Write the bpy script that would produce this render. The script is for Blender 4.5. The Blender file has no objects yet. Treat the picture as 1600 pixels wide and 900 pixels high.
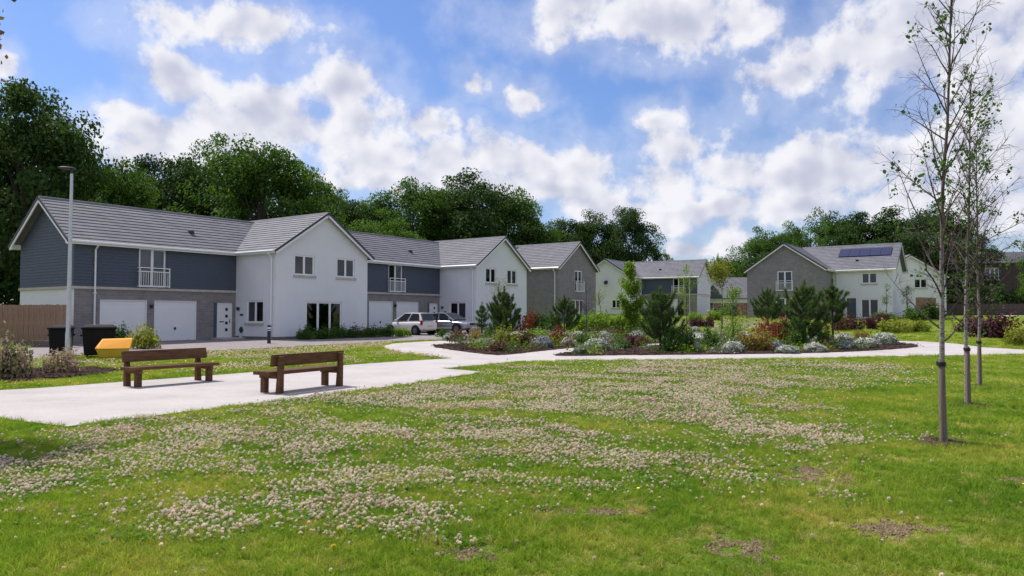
import bpy, bmesh, math, random
import numpy as np
from mathutils import Matrix, Vector

# ------------------------------------------------------------------ scene, camera, sky, sun, exposure
S = bpy.context.scene
COL = S.collection
R = math.radians
cam_d = bpy.data.cameras.new('camera')
cam_d.sensor_width = 36.0
cam_d.lens = 36.0 * 1140.0 / 1600.0
cam_d.clip_start = 0.05
cam_d.clip_end = 3000.0
cam = bpy.data.objects.new('camera', cam_d)
COL.objects.link(cam)
cam.location = (0, 0, 1.6)
cam.rotation_euler = (R(90 + 2.06), 0, 0)
S.camera = cam

SUN_EL = 57.0
SUN_AZ = math.atan2(-0.81, 0.59)              # from +Y towards +X
sv = Vector((math.sin(SUN_AZ) * math.cos(R(SUN_EL)), math.cos(SUN_AZ) * math.cos(R(SUN_EL)), math.sin(R(SUN_EL))))
sun_d = bpy.data.lights.new('sun', 'SUN')
sun_d.energy = 5.0
sun_d.angle = R(0.53)
sun_d.color = (1.0, 0.955, 0.90)
sun = bpy.data.objects.new('sun', sun_d)
COL.objects.link(sun)
sun.rotation_euler = sv.to_track_quat('Z', 'Y').to_euler()
sun.location = (-30, 30, 60)

S.view_settings.view_transform = 'Standard'
S.view_settings.look = 'None'
S.view_settings.exposure = 0.1
S.view_settings.gamma = 1.0
S.view_settings.use_curve_mapping = False
S.render.engine = 'CYCLES'
S.cycles.max_bounces = 6
S.cycles.diffuse_bounces = 3
S.cycles.glossy_bounces = 3
S.cycles.transmission_bounces = 3
S.cycles.transparent_max_bounces = 6
S.cycles.use_denoising = True


class NT:
    """small node-tree helper"""
    def __init__(self, nt):
        self.nt = nt

    def n(self, t, ins=None, **kw):
        nd = self.nt.nodes.new(t)
        for k, v in kw.items():
            setattr(nd, k, v)
        for k, v in (ins or {}).items():
            s = nd.inputs[k]
            if isinstance(v, bpy.types.NodeSocket):
                self.nt.links.new(v, s)
            else:
                s.default_value = v
        return nd

    def math(self, op, a, b=None, c=None, clamp=False):
        nd = self.nt.nodes.new('ShaderNodeMath')
        nd.operation = op
        nd.use_clamp = clamp
        for i, v in enumerate((a, b, c)):
            if v is None:
                continue
            if isinstance(v, bpy.types.NodeSocket):
                self.nt.links.new(v, nd.inputs[i])
            else:
                nd.inputs[i].default_value = v
        return nd.outputs[0]

    def mix(self, fac, a, b, blend='MIX'):
        nd = self.nt.nodes.new('ShaderNodeMix')
        nd.data_type = 'RGBA'
        nd.blend_type = blend
        for s, v in ((nd.inputs[0], fac), (nd.inputs[6], a), (nd.inputs[7], b)):
            if isinstance(v, bpy.types.NodeSocket):
                self.nt.links.new(v, s)
            else:
                s.default_value = v if not isinstance(v, tuple) or len(v) == 4 else (*v, 1)
        return nd.outputs[2]

    def ramp(self, fac, stops):
        nd = self.nt.nodes.new('ShaderNodeValToRGB')
        el = nd.color_ramp.elements
        while len(el) < len(stops):
            el.new(0.5)
        for e, (p, c) in zip(el, stops):
            e.position = p
            e.color = (*c, 1) if len(c) == 3 else c
        self.nt.links.new(fac, nd.inputs[0])
        return nd.outputs[0]

    def sstep(self, v, a, b):
        nd = self.nt.nodes.new('ShaderNodeMapRange')
        nd.interpolation_type = 'SMOOTHSTEP'
        nd.inputs[1].default_value = a
        nd.inputs[2].default_value = b
        self.nt.links.new(v, nd.inputs[0])
        return nd.outputs[0]


# ---- sky: Nishita sky with cumulus clouds by direction (azimuth, elevation)
def pe(u, v):
    return math.atan((u - 800) / 1140.0), math.atan((491 - v) / math.hypot(1140.0, u - 800))


CLOUDS = [  # centre and half sizes of cumulus heaps, degrees written as picture-free azimuth / elevation later
    (345, 30, 130, 40), (430, 50, 75, 38), (270, 20, 70, 30), (275, 112, 52, 34), (-2, 105, 14, 18),
    (160, 175, 45, 25), (235, 205, 95, 35), (330, 185, 60, 40), (410, 175, 70, 45), (540, 125, 62, 45),
    (560, 185, 70, 50), (480, 215, 130, 50), (570, 245, 80, 50), (670, 190, 40, 25), (745, 125, 32, 22),
    (822, 150, 34, 24), (690, 250, 60, 40), (800, 250, 110, 42), (900, 265, 80, 35), (860, 300, 170, 32),
    (960, 15, 150, 38), (1060, 40, 130, 42), (1170, 20, 60, 36), (1230, 115, 70, 32), (1320, 85, 105, 52), (1450, 60, 150, 80),
    (1580, 80, 120, 95), (1050, 185, 45, 28), (1065, 235, 70, 48), (1040, 280, 70, 40), (1150, 265, 75, 30),
    (1320, 262, 90, 38), (1230, 285, 120, 32), (1480, 245, 95, 60), (1580, 220, 90, 90), (1430, 310, 160, 40),
    (1120, 325, 160, 25), (1130, 368, 45, 24), (1000, 330, 120, 30), (1240, 325, 140, 30), (760, 300, 120, 34), (1530, 330, 120, 40), (1140, 390, 40, 20), (940, 320, 90, 22), (1080, 380, 70, 16), (300, 245, 160, 30), (620, 285, 160, 26),
]


def cloud_group():
    g = bpy.data.node_groups.new('cloud_density', 'ShaderNodeTree')
    g.interface.new_socket('Vector', in_out='INPUT', socket_type='NodeSocketVector')
    g.interface.new_socket('Density', in_out='OUTPUT', socket_type='NodeSocketFloat')
    g.interface.new_socket('Shade', in_out='OUTPUT', socket_type='NodeSocketFloat')
    t = NT(g)
    gi = g.nodes.new('NodeGroupInput')
    go = g.nodes.new('NodeGroupOutput')
    vec = t.n('ShaderNodeVectorMath', {0: gi.outputs[0]}, operation='NORMALIZE').outputs[0]
    w1 = t.n('ShaderNodeTexNoise', {'Vector': vec, 'Scale': 11.0, 'Detail': 3.0, 'Roughness': 0.6})
    w1c = t.n('ShaderNodeVectorMath', {0: w1.outputs['Color'], 1: (0.5, 0.5, 0.5)}, operation='SUBTRACT').outputs[0]
    w1s = t.n('ShaderNodeVectorMath', {0: w1c, 'Scale': 0.075}, operation='SCALE').outputs[0]
    sep = t.n('ShaderNodeSeparateXYZ', {0: vec})
    az = t.math('ARCTAN2', sep.outputs[0], sep.outputs[1])
    el = t.math('ARCSINE', sep.outputs[2])
    ae = t.n('ShaderNodeCombineXYZ', {0: az, 1: el}).outputs[0]
    ae = t.n('ShaderNodeVectorMath', {0: ae, 1: w1s}, operation='ADD').outputs[0]
    ae = t.n('ShaderNodeVectorMath', {0: ae, 1: (1, 1, 0)}, operation='MULTIPLY').outputs[0]
    cur = None
    for (u, v, ru, rv) in CLOUDS:
        a0, e0 = pe(u, v)
        src = ae if cur is None else t.n('ShaderNodeVectorMath', {0: cur, 1: (1e-9, 1e-9, 0), 2: ae}, operation='MULTIPLY_ADD').outputs[0]
        iu, iv = 1140.0 / (ru * 1.09), 1140.0 / (rv * 1.09)
        m = t.n('ShaderNodeVectorMath', {0: src, 1: (iu, iv, 0), 2: (-a0 * iu, -e0 * iv, 0)}, operation='MULTIPLY_ADD')
        d = t.n('ShaderNodeVectorMath', {0: m.outputs[0]}, operation='LENGTH').outputs['Value']
        cur = d if cur is None else t.math('SMOOTH_MIN', cur, d, 0.25)
    heap = t.math('SUBTRACT', 1.0, cur)
    # everywhere else: broken cumulus of the same kind
    pl = t.n('ShaderNodeVectorMath', {0: vec, 1: (1, 1, 2.2)}, operation='MULTIPLY').outputs[0]
    big = t.n('ShaderNodeTexNoise', {'Vector': pl, 'Scale': 2.6, 'Detail': 2.0, 'Roughness': 0.5}).outputs['Fac']
    broken = t.math('MULTIPLY', t.math('SUBTRACT', big, 0.47), 6.0)
    inview = t.math('MULTIPLY', t.sstep(t.math('ABSOLUTE', az), 0.75, 0.62), t.math('MULTIPLY', t.sstep(el, 0.52, 0.42), t.sstep(sep.outputs[1], -0.05, 0.1)))
    base = t.n('ShaderNodeMix', {0: inview, 2: broken, 3: heap}).outputs[0]
    base = t.math('MINIMUM', base, 0.9)
    f = t.n('ShaderNodeTexNoise', {'Vector': vec, 'Scale': 15.0, 'Detail': 6.0, 'Roughness': 0.58}).outputs['Fac']
    f2 = t.n('ShaderNodeTexNoise', {'Vector': t.n('ShaderNodeVectorMath', {0: vec, 1: (-0.016, 0.0, 0.02)}, operation='ADD').outputs[0], 'Scale': 15.0, 'Detail': 2.0, 'Roughness': 0.58}).outputs['Fac']
    det = t.math('MULTIPLY', t.math('SUBTRACT', f, 0.50), 2.7)
    out = t.math('ADD', base, det)
    g.links.new(out, go.inputs[0])
    g.links.new(t.math('MULTIPLY', t.math('SUBTRACT', f, f2), 3.4), go.inputs[1])
    return g


def build_world():
    w = bpy.data.worlds.new('World')
    S.world = w
    w.use_nodes = True
    nt = w.node_tree
    nt.nodes.clear()
    t = NT(nt)
    STR = 0.1
    sky = t.n('ShaderNodeTexSky')
    sky.sky_type = 'NISHITA'
    sky.sun_disc = False
    sky.sun_elevation = R(SUN_EL)
    sky.sun_rotation = SUN_AZ
    sky.air_density = 1.25
    sky.dust_density = 0.6
    sky.ozone_density = 2.0
    tc = t.n('ShaderNodeTexCoord').outputs['Generated']
    grp = cloud_group()
    d1 = t.n('ShaderNodeGroup', {}, node_tree=grp)
    nt.links.new(tc, d1.inputs[0])
    D, DS = d1.outputs[0], d1.outputs[1]
    alpha = t.sstep(D, -0.16, 0.58)
    wisp = t.math('MULTIPLY', t.sstep(D, -1.1, 0.2), 0.30)
    alpha = t.math('MAXIMUM', alpha, wisp)
    lit = t.math('ADD', 0.74, t.math('MULTIPLY', DS, 0.55), clamp=True)
    thick = t.sstep(D, 0.55, 1.3)
    lit = t.math('SUBTRACT', lit, t.math('MULTIPLY', thick, 0.26), clamp=True)
    k = 1.0 / STR
    cc = t.ramp(lit, [(0.0, (0.42 * k, 0.445 * k, 0.58 * k)), (0.45, (0.58 * k, 0.60 * k, 0.72 * k)), (0.9, (0.85 * k, 0.85 * k, 0.90 * k))])
    blue = t.mix(1.0, sky.outputs[0], (0.74, 0.88, 1.24, 1), 'MULTIPLY')
    col = t.mix(alpha, blue, cc)
    bg = t.n('ShaderNodeBackground', {'Color': col, 'Strength': STR})
    out = t.n('ShaderNodeOutputWorld')
    nt.links.new(bg.outputs[0], out.inputs[0])
    w.cycles.sampling_method = 'MANUAL'
    w.cycles.sample_map_resolution = 512


build_world()

# ------------------------------------------------------------------ terrain height (depends on distance only)
GY = [-600, 28, 38, 46, 52, 60, 75, 95, 110, 150, 400, 1000]
GZ = [0, 0, .12, .17, .24, .45, 1.1, 1.4, 1.65, 2.2, 3, 4]


def gz(y):
    return float(np.interp(y, GY, GZ))


# ------------------------------------------------------------------ object helpers
def link(name, data, parent=None):
    o = bpy.data.objects.new(name, data)
    COL.objects.link(o)
    if parent is not None:
        o.parent = parent
    return o


def tag(o, label=None, cat=None, group=None, kind=None):
    if label:
        o['label'] = label
    if cat:
        o['category'] = cat
    if group:
        o['group'] = group
    if kind:
        o['kind'] = kind
    return o


def thing(name, label, cat, loc=(0, 0, 0), rz=0.0, group=None, scale=None):
    o = link(name, None)
    o.empty_display_size = 0.2
    o.location = loc
    o.rotation_euler = (0, 0, rz)
    if scale is not None:
        o.scale = scale
    return tag(o, label, cat, group)


class MB:
    """collects faces; build() links them as ONE mesh object"""
    def __init__(self, M=None, mx=1.0):
        self.v = []
        self.f = []
        self.M = M
        self.mx = mx

    def _add(self, vs, fs):
        b = len(self.v)
        for p in vs:
            p = Vector(p)
            if self.M is not None:
                p = self.M @ p
            self.v.append((p.x * self.mx, p.y, p.z))
        self.f.extend(tuple(b + i for i in f) for f in fs)
        return self

    def quad(self, a, b, c, d):
        return self._add((a, b, c, d), ((0, 1, 2, 3),))

    def poly(self, pts):
        return self._add(pts, (tuple(range(len(pts))),))

    def box(self, x0, x1, y0, y1, z0, z1):
        return self._add([(x0, y0, z0), (x1, y0, z0), (x1, y1, z0), (x0, y1, z0), (x0, y0, z1), (x1, y0, z1), (x1, y1, z1), (x0, y1, z1)],
                         [(0, 3, 2, 1), (4, 5, 6, 7), (0, 1, 5, 4), (1, 2, 6, 5), (2, 3, 7, 6), (3, 0, 4, 7)])

    def hexa(self, bot, top):
        return self._add(list(bot) + list(top), [(0, 3, 2, 1), (4, 5, 6, 7), (0, 1, 5, 4), (1, 2, 6, 5), (2, 3, 7, 6), (3, 0, 4, 7)])

    def prism(self, pts, d):
        """polygon pts extruded by vector d"""
        n = len(pts)
        d = Vector(d)
        vs = [Vector(p) for p in pts] + [Vector(p) + d for p in pts]
        fs = [tuple(range(n - 1, -1, -1)), tuple(range(n, 2 * n))] + [(i, (i + 1) % n, n + (i + 1) % n, n + i) for i in range(n)]
        return self._add(vs, fs)

    def tube(self, pts, rad, n=6, cap=True):
        pts = [Vector(p) for p in pts]
        if not hasattr(rad, '__len__'):
            rad = [rad] * len(pts)
        vs, fs = [], []
        up = Vector((0.31, 0.17, 0.93)).normalized()
        for i, p in enumerate(pts):
            d = (pts[min(i + 1, len(pts) - 1)] - pts[max(i - 1, 0)])
            d = d.normalized() if d.length > 1e-9 else Vector((0, 0, 1))
            r = up if abs(d.dot(up)) < 0.94 else Vector((1, 0, 0))
            a = d.cross(r).normalized()
            b = d.cross(a)
            for k in range(n):
                t = 2 * math.pi * k / n
                vs.append(p + (a * math.cos(t) + b * math.sin(t)) * rad[i])
        for i in range(len(pts) - 1):
            for k in range(n):
                k2 = (k + 1) % n
                fs.append((i * n + k, i * n + k2, (i + 1) * n + k2, (i + 1) * n + k))
        if cap:
            fs.append(tuple(range(n)))
            fs.append(tuple(range((len(pts) - 1) * n, len(pts) * n)))
        return self._add(vs, fs)

    def lathe(self, prof, n=16, c=(0, 0, 0)):
        vs, fs = [], []
        for (r, z) in prof:
            for k in range(n):
                t = 2 * math.pi * k / n
                vs.append((c[0] + r * math.cos(t), c[1] + r * math.sin(t), c[2] + z))
        for i in range(len(prof) - 1):
            for k in range(n):
                k2 = (k + 1) % n
                fs.append((i * n + k, i * n + k2, (i + 1) * n + k2, (i + 1) * n + k))
        fs.append(tuple(range(n)))
        fs.append(tuple(range((len(prof) - 1) * n, len(prof) * n)))
        return self._add(vs, fs)

    def mesh(self, name, mat, smooth=False):
        me = bpy.data.meshes.new(name)
        me.from_pydata(self.v, [], self.f)
        if smooth:
            me.shade_smooth()
            try:
                me.set_sharp_from_angle(angle=R(40))
            except Exception:
                pass
        me.materials.append(mat)
        return me

    def build(self, name, mat, parent=None, smooth=False, bevel=0.0):
        o = link(name, self.mesh(name, mat, smooth), parent)
        if bevel:
            m = o.modifiers.new('bevel', 'BEVEL')
            m.width = bevel
            m.segments = 2
            m.limit_method = 'ANGLE'
        return o


def np_mesh(name, V, F, mat, rnd=None, smooth=False):
    """V (n,3), F (m,k) -> mesh; rnd (m,) face attribute 'rnd'"""
    V = np.asarray(V, dtype=np.float32)
    F = np.asarray(F, dtype=np.int32)
    me = bpy.data.meshes.new(name)
    me.vertices.add(len(V))
    me.vertices.foreach_set('co', V.ravel())
    k = F.shape[1]
    me.loops.add(F.size)
    me.loops.foreach_set('vertex_index', F.ravel())
    me.polygons.add(len(F))
    me.polygons.foreach_set('loop_start', np.arange(0, F.size, k, dtype=np.int32))
    me.polygons.foreach_set('loop_total', np.full(len(F), k, dtype=np.int32))
    if rnd is not None:
        a = me.attributes.new('rnd', 'FLOAT', 'FACE')
        a.data.foreach_set('value', np.asarray(rnd, dtype=np.float32))
    me.update()
    me.validate()
    if smooth:
        me.shade_smooth()
    me.materials.append(mat)
    return me


# ------------------------------------------------------------------ materials
def new_mat(name):
    m = bpy.data.materials.new(name)
    m.use_nodes = True
    m.node_tree.nodes.clear()
    t = NT(m.node_tree)
    out = t.n('ShaderNodeOutputMaterial')
    return m, t, out


def surf(name, col, rough=0.7, var=0.12, scale=3.0, bump=0.0, bscale=60.0, spec=0.4, metal=0.0, col2=None, coat=0.0, stretch=None):
    """painted / mineral surface with uneven tone and fine relief"""
    m, t, out = new_mat(name)
    co = t.n('ShaderNodeTexCoord').outputs['Object']
    if stretch:
        co = t.n('ShaderNodeMapping', {0: co, 3: stretch}).outputs[0]
    no = t.n('ShaderNodeTexNoise', {'Vector': co, 'Scale': scale, 'Detail': 6.0, 'Roughness': 0.6}).outputs['Fac']
    c2 = col2 or tuple(c * (1 - 2.2 * var) for c in col)
    c1 = col if col2 else tuple(min(1, c * (1 + var)) for c in col)
    c = t.ramp(no, [(0.3, c2), (0.7, c1)])
    b = t.n('ShaderNodeBsdfPrincipled', {'Base Color': c, 'Roughness': rough, 'Metallic': metal, 'Specular IOR Level': spec, 'Coat Weight': coat})
    if bump:
        n2 = t.n('ShaderNodeTexNoise', {'Vector': co, 'Scale': bscale, 'Detail': 4.0}).outputs['Fac']
        bp = t.n('ShaderNodeBump', {'Strength': bump, 'Distance': 0.02, 'Height': n2})
        t.nt.links.new(bp.outputs[0], b.inputs['Normal'])
    t.nt.links.new(b.outputs[0], out.inputs[0])
    return m


def masonry(name, c1, c2, mortar, bw, bh, rough=0.85, bump=0.5, flat=False, msize=0.012):
    """coursed blocks seen from far off: running bond on (x+y, z)"""
    m, t, out = new_mat(name)
    co = t.n('ShaderNodeTexCoord').outputs['Object']
    s = t.n('ShaderNodeSeparateXYZ', {0: co})
    if flat:
        v = t.n('ShaderNodeCombineXYZ', {0: s.outputs[0], 1: s.outputs[1]}).outputs[0]
    else:
        v = t.n('ShaderNodeCombineXYZ', {0: t.math('ADD', s.outputs[0], s.outputs[1]), 1: s.outputs[2]}).outputs[0]
    br = t.n('ShaderNodeTexBrick', {'Vector': v, 'Color1': (*c1, 1), 'Color2': (*c2, 1), 'Mortar': (*mortar, 1), 'Scale': 1.0,
                                    'Mortar Size': msize, 'Brick Width': bw, 'Row Height': bh, 'Bias': 0.0})
    no = t.n('ShaderNodeTexNoise', {'Vector': co, 'Scale': 2.0, 'Detail': 8.0, 'Roughness': 0.7}).outputs['Fac']
    tone = t.ramp(no, [(0.3, (0.78, 0.78, 0.8)), (0.7, (1.12, 1.1, 1.08))])
    c = t.mix(1.0, br.outputs[0], tone, 'MULTIPLY')
    b = t.n('ShaderNodeBsdfPrincipled', {'Base Color': c, 'Roughness': rough, 'Specular IOR Level': 0.3})
    n2 = t.n('ShaderNodeTexNoise', {'Vector': co, 'Scale': 40.0, 'Detail': 3.0}).outputs['Fac']
    h = t.math('ADD', t.math('MULTIPLY', br.outputs['Fac'], -1.0), t.math('MULTIPLY', n2, 0.5))
    bp = t.n('ShaderNodeBump', {'Strength': bump, 'Distance': 0.015, 'Height': h})
    t.nt.links.new(bp.outputs[0], b.inputs['Normal'])
    t.nt.links.new(b.outputs[0], out.inputs[0])
    return m


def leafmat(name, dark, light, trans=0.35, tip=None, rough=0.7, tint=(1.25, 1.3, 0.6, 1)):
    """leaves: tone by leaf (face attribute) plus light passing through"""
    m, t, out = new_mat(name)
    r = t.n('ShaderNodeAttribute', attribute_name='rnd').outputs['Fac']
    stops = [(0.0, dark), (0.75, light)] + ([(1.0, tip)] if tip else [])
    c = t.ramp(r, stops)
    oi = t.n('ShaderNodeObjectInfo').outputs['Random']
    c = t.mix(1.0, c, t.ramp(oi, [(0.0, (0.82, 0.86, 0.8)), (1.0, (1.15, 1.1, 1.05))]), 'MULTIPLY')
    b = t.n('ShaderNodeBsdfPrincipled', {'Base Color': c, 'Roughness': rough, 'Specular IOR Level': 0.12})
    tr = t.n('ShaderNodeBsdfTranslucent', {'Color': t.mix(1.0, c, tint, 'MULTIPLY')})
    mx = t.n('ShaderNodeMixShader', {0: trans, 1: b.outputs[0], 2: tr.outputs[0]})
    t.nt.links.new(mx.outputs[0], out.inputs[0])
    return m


def glassmat(name, col=(0.018, 0.022, 0.03), rough=0.02):
    m, t, out = new_mat(name)
    b = t.n('ShaderNodeBsdfPrincipled', {'Base Color': (*col, 1), 'Roughness': rough, 'Specular IOR Level': 0.5})
    t.nt.links.new(b.outputs[0], out.inputs[0])
    return m


def lawn_tone(t, pos):
    """patches of fresh, yellowish and dry grass, by place on the ground"""
    n1 = t.n('ShaderNodeTexNoise', {'Vector': pos, 'Scale': 0.55, 'Detail': 5.0, 'Roughness': 0.65}).outputs['Fac']
    n2 = t.n('ShaderNodeTexNoise', {'Vector': pos, 'Scale': 2.4, 'Detail': 4.0, 'Roughness': 0.6}).outputs['Fac']
    c = t.ramp(n1, [(0.34, (0.155, 0.275, 0.034)), (0.5, (0.245, 0.345, 0.050)), (0.65, (0.40, 0.41, 0.095))])
    c = t.mix(t.sstep(n2, 0.54, 0.74), c, (0.52, 0.44, 0.19, 1))
    return c


def grassmat(name, dry=False):
    m, t, out = new_mat(name)
    pos = t.n('ShaderNodeNewGeometry').outputs['Position']
    c = lawn_tone(t, pos)
    if dry:
        c = t.mix(0.75, c, (0.56, 0.45, 0.22, 1))
    oi = t.n('ShaderNodeObjectInfo').outputs['Random']
    c = t.mix(1.0, c, t.ramp(oi, [(0.0, (0.7, 0.78, 0.6)), (0.8, (1.15, 1.12, 1.1)), (1.0, (1.5, 1.3, 1.5))]), 'MULTIPLY')
    b = t.n('ShaderNodeBsdfDiffuse', {'Color': c})
    tr = t.n('ShaderNodeBsdfTranslucent', {'Color': t.mix(1.0, c, (1.2, 1.25, 0.6, 1), 'MULTIPLY')})
    mx = t.n('ShaderNodeMixShader', {0: 0.4, 1: b.outputs[0], 2: tr.outputs[0]})
    t.nt.links.new(mx.outputs[0], out.inputs[0])
    return m


def lawnmat():
    m, t, out = new_mat('lawn')
    pos = t.n('ShaderNodeNewGeometry').outputs['Position']
    c = lawn_tone(t, pos)
    n3 = t.n('ShaderNodeTexNoise', {'Vector': pos, 'Scale': 25.0, 'Detail': 6.0, 'Roughness': 0.75}).outputs['Fac']
    c = t.mix(1.0, c, t.ramp(n3, [(0.3, (0.38, 0.36, 0.36)), (0.7, (0.9, 0.86, 0.95))]), 'MULTIPLY')
    b = t.n('ShaderNodeBsdfPrincipled', {'Base Color': c, 'Roughness': 0.95, 'Specular IOR Level': 0.1})
    bp = t.n('ShaderNodeBump', {'Strength': 0.8, 'Distance': 0.05, 'Height': n3})
    t.nt.links.new(bp.outputs[0], b.inputs['Normal'])
    t.nt.links.new(b.outputs[0], out.inputs[0])
    return m


M = {}
M['lawn'] = lawnmat()
M['grass'] = grassmat('grass')
M['drygrass'] = grassmat('dry_grass', True)
def pathmat():
    m, t, out = new_mat('path_aggregate')
    pos = t.n('ShaderNodeNewGeometry').outputs['Position']
    n1 = t.n('ShaderNodeTexNoise', {'Vector': pos, 'Scale': 0.55, 'Detail': 7.0, 'Roughness': 0.68}).outputs['Fac']
    n2 = t.n('ShaderNodeTexNoise', {'Vector': pos, 'Scale': 70.0, 'Detail': 3.0, 'Roughness': 0.8}).outputs['Fac']
    n3 = t.n('ShaderNodeTexNoise', {'Vector': pos, 'Scale': 3.2, 'Detail': 6.0, 'Roughness': 0.75}).outputs['Fac']
    c = t.ramp(n1, [(0.3, (0.375, 0.345, 0.335)), (0.5, (0.455, 0.42, 0.41)), (0.7, (0.50, 0.465, 0.455))])
    c = t.mix(1.0, c, t.ramp(n2, [(0.3, (0.72, 0.70, 0.69)), (0.6, (1.08, 1.07, 1.06))]), 'MULTIPLY')
    c = t.mix(t.sstep(n3, 0.58, 0.75), c, (0.34, 0.31, 0.28, 1))
    b = t.n('ShaderNodeBsdfPrincipled', {'Base Color': c, 'Roughness': 0.92, 'Specular IOR Level': 0.2})
    bp = t.n('ShaderNodeBump', {'Strength': 0.5, 'Distance': 0.01, 'Height': n2})
    t.nt.links.new(bp.outputs[0], b.inputs['Normal'])
    t.nt.links.new(b.outputs[0], out.inputs[0])
    return m


def rendermat():
    m, t, out = new_mat('white_render')
    co = t.n('ShaderNodeTexCoord').outputs['Object']
    n1 = t.n('ShaderNodeTexNoise', {'Vector': co, 'Scale': 0.6, 'Detail': 6.0, 'Roughness': 0.6}).outputs['Fac']
    st_ = t.n('ShaderNodeTexNoise', {'Vector': t.n('ShaderNodeMapping', {0: co, 3: (3.0, 3.0, 0.22)}).outputs[0], 'Scale': 1.6, 'Detail': 6.0, 'Roughness': 0.7}).outputs['Fac']
    n2 = t.n('ShaderNodeTexNoise', {'Vector': co, 'Scale': 55.0, 'Detail': 4.0, 'Roughness': 0.7}).outputs['Fac']
    c = t.ramp(n1, [(0.3, (0.725, 0.73, 0.755)), (0.7, (0.775, 0.775, 0.80))])
    c = t.mix(1.0, c, t.ramp(st_, [(0.28, (0.965, 0.965, 0.96)), (0.55, (1, 1, 1))]), 'MULTIPLY')
    c = t.mix(1.0, c, t.ramp(n2, [(0.3, (0.93, 0.93, 0.93)), (0.6, (1.02, 1.02, 1.02))]), 'MULTIPLY')
    b = t.n('ShaderNodeBsdfPrincipled', {'Base Color': c, 'Roughness': 0.92, 'Specular IOR Level': 0.2})
    bp = t.n('ShaderNodeBump', {'Strength': 0.5, 'Distance': 0.012, 'Height': n2})
    t.nt.links.new(bp.outputs[0], b.inputs['Normal'])
    t.nt.links.new(b.outputs[0], out.inputs[0])
    return m


M['path'] = pathmat()
M['road'] = masonry('drive_paviours', (0.30, 0.26, 0.26), (0.24, 0.21, 0.21), (0.14, 0.12, 0.12), 0.2, 0.1, flat=True, bump=0.3, msize=0.008)
M['kerb'] = surf('kerb_concrete', (0.48, 0.46, 0.45), 0.9, 0.08, 4.0, 0.2)
M['mulch'] = surf('bark_mulch', (0.10, 0.062, 0.05), 0.95, 0.2, 14.0, 1.0, 45.0, spec=0.1, col2=(0.03, 0.018, 0.016))
M['soil'] = surf('bare_soil', (0.36, 0.275, 0.165), 0.95, 0.2, 16.0, 1.0, 60.0, spec=0.1, col2=(0.13, 0.09, 0.055))
M['render'] = rendermat()
M['upvc'] = surf('white_upvc', (0.82, 0.82, 0.82), 0.35, 0.01, 2.0)
M['garage'] = surf('garage_door_white', (0.80, 0.80, 0.81), 0.45, 0.015, 1.5)
M['clad'] = surf('slate_blue_board', (0.075, 0.092, 0.125), 0.6, 0.10, 5.0, 0.15, 40.0, stretch=(1, 1, 5))
M['block'] = masonry('grey_block', (0.27, 0.25, 0.25), (0.22, 0.205, 0.205), (0.30, 0.28, 0.27), 0.44, 0.14)
M['brick'] = masonry('grey_brick', (0.27, 0.255, 0.265), (0.22, 0.21, 0.222), (0.31, 0.29, 0.29), 0.33, 0.11)
M['stone'] = surf('cast_stone', (0.50, 0.46, 0.40), 0.85, 0.08, 3.0, 0.2)
M['plinth'] = surf('plinth_grey', (0.16, 0.16, 0.17), 0.85, 0.1, 3.0, 0.2)
M['tile'] = masonry('concrete_tile', (0.178, 0.177, 0.20), (0.145, 0.145, 0.167), (0.115, 0.116, 0.136), 0.33, 50.0, rough=0.75, bump=0.25, flat=False, msize=0.006)
M['verge'] = surf('dark_verge', (0.04, 0.045, 0.06), 0.5, 0.05, 3.0)
def paneglass(name):
    m, t, out = new_mat(name)
    tr = t.n('ShaderNodeBsdfTransparent', {'Color': (0.45, 0.48, 0.56, 1)})
    gl = t.n('ShaderNodeBsdfGlossy', {'Color': (0.9, 0.93, 1.0, 1), 'Roughness': 0.02})
    fr = t.n('ShaderNodeFresnel', {'IOR': 1.65})
    mx = t.n('ShaderNodeMixShader', {0: t.math('MULTIPLY', fr.outputs[0], 1.0, clamp=True), 1: tr.outputs[0], 2: gl.outputs[0]})
    t.nt.links.new(mx.outputs[0], out.inputs[0])
    return m


M['glass'] = glassmat('dark_glass')
M['pane'] = paneglass('window_pane')
M['curtain'] = surf('pale_curtain', (0.58, 0.58, 0.62), 0.9, 0.12, 3.0, stretch=(9, 9, 0.4))
M['blind'] = surf('grey_blind', (0.20, 0.21, 0.27), 0.8, 0.06, 2.0)
M['solar'] = glassmat('solar_cell', (0.010, 0.016, 0.07), 0.25)
M['alu'] = surf('galvanised', (0.55, 0.56, 0.58), 0.4, 0.06, 6.0, metal=0.6)
M['black'] = surf('black_plastic', (0.012, 0.012, 0.014), 0.75, 0.1, 4.0, spec=0.15)
M['dark'] = surf('dark_fitting', (0.03, 0.033, 0.045), 0.45, 0.1, 4.0)
M['bollard'] = surf('bollard_blue_black', (0.02, 0.026, 0.05), 0.4, 0.1, 4.0)
M['yellow'] = surf('yellow_polythene', (0.93, 0.37, 0.004), 0.55, 0.04, 3.0)
M['yellow2'] = surf('grit_bin_body', (0.60, 0.40, 0.03), 0.5, 0.06, 3.0)
M['bench'] = surf('bench_timber', (0.19, 0.10, 0.052), 0.75, 0.25, 5.0, 0.5, 30.0, spec=0.12, stretch=(0.6, 7, 7), col2=(0.08, 0.040, 0.023))
M['fence'] = surf('fence_timber', (0.34, 0.23, 0.16), 0.85, 0.15, 5.0, 0.3, 30.0, spec=0.2, stretch=(5, 5, 0.6), col2=(0.20, 0.13, 0.09))
M['stake'] = surf('stake_timber', (0.21, 0.165, 0.135), 0.85, 0.15, 5.0, 0.4, 30.0, stretch=(8, 8, 0.7), col2=(0.11, 0.085, 0.07))
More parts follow.
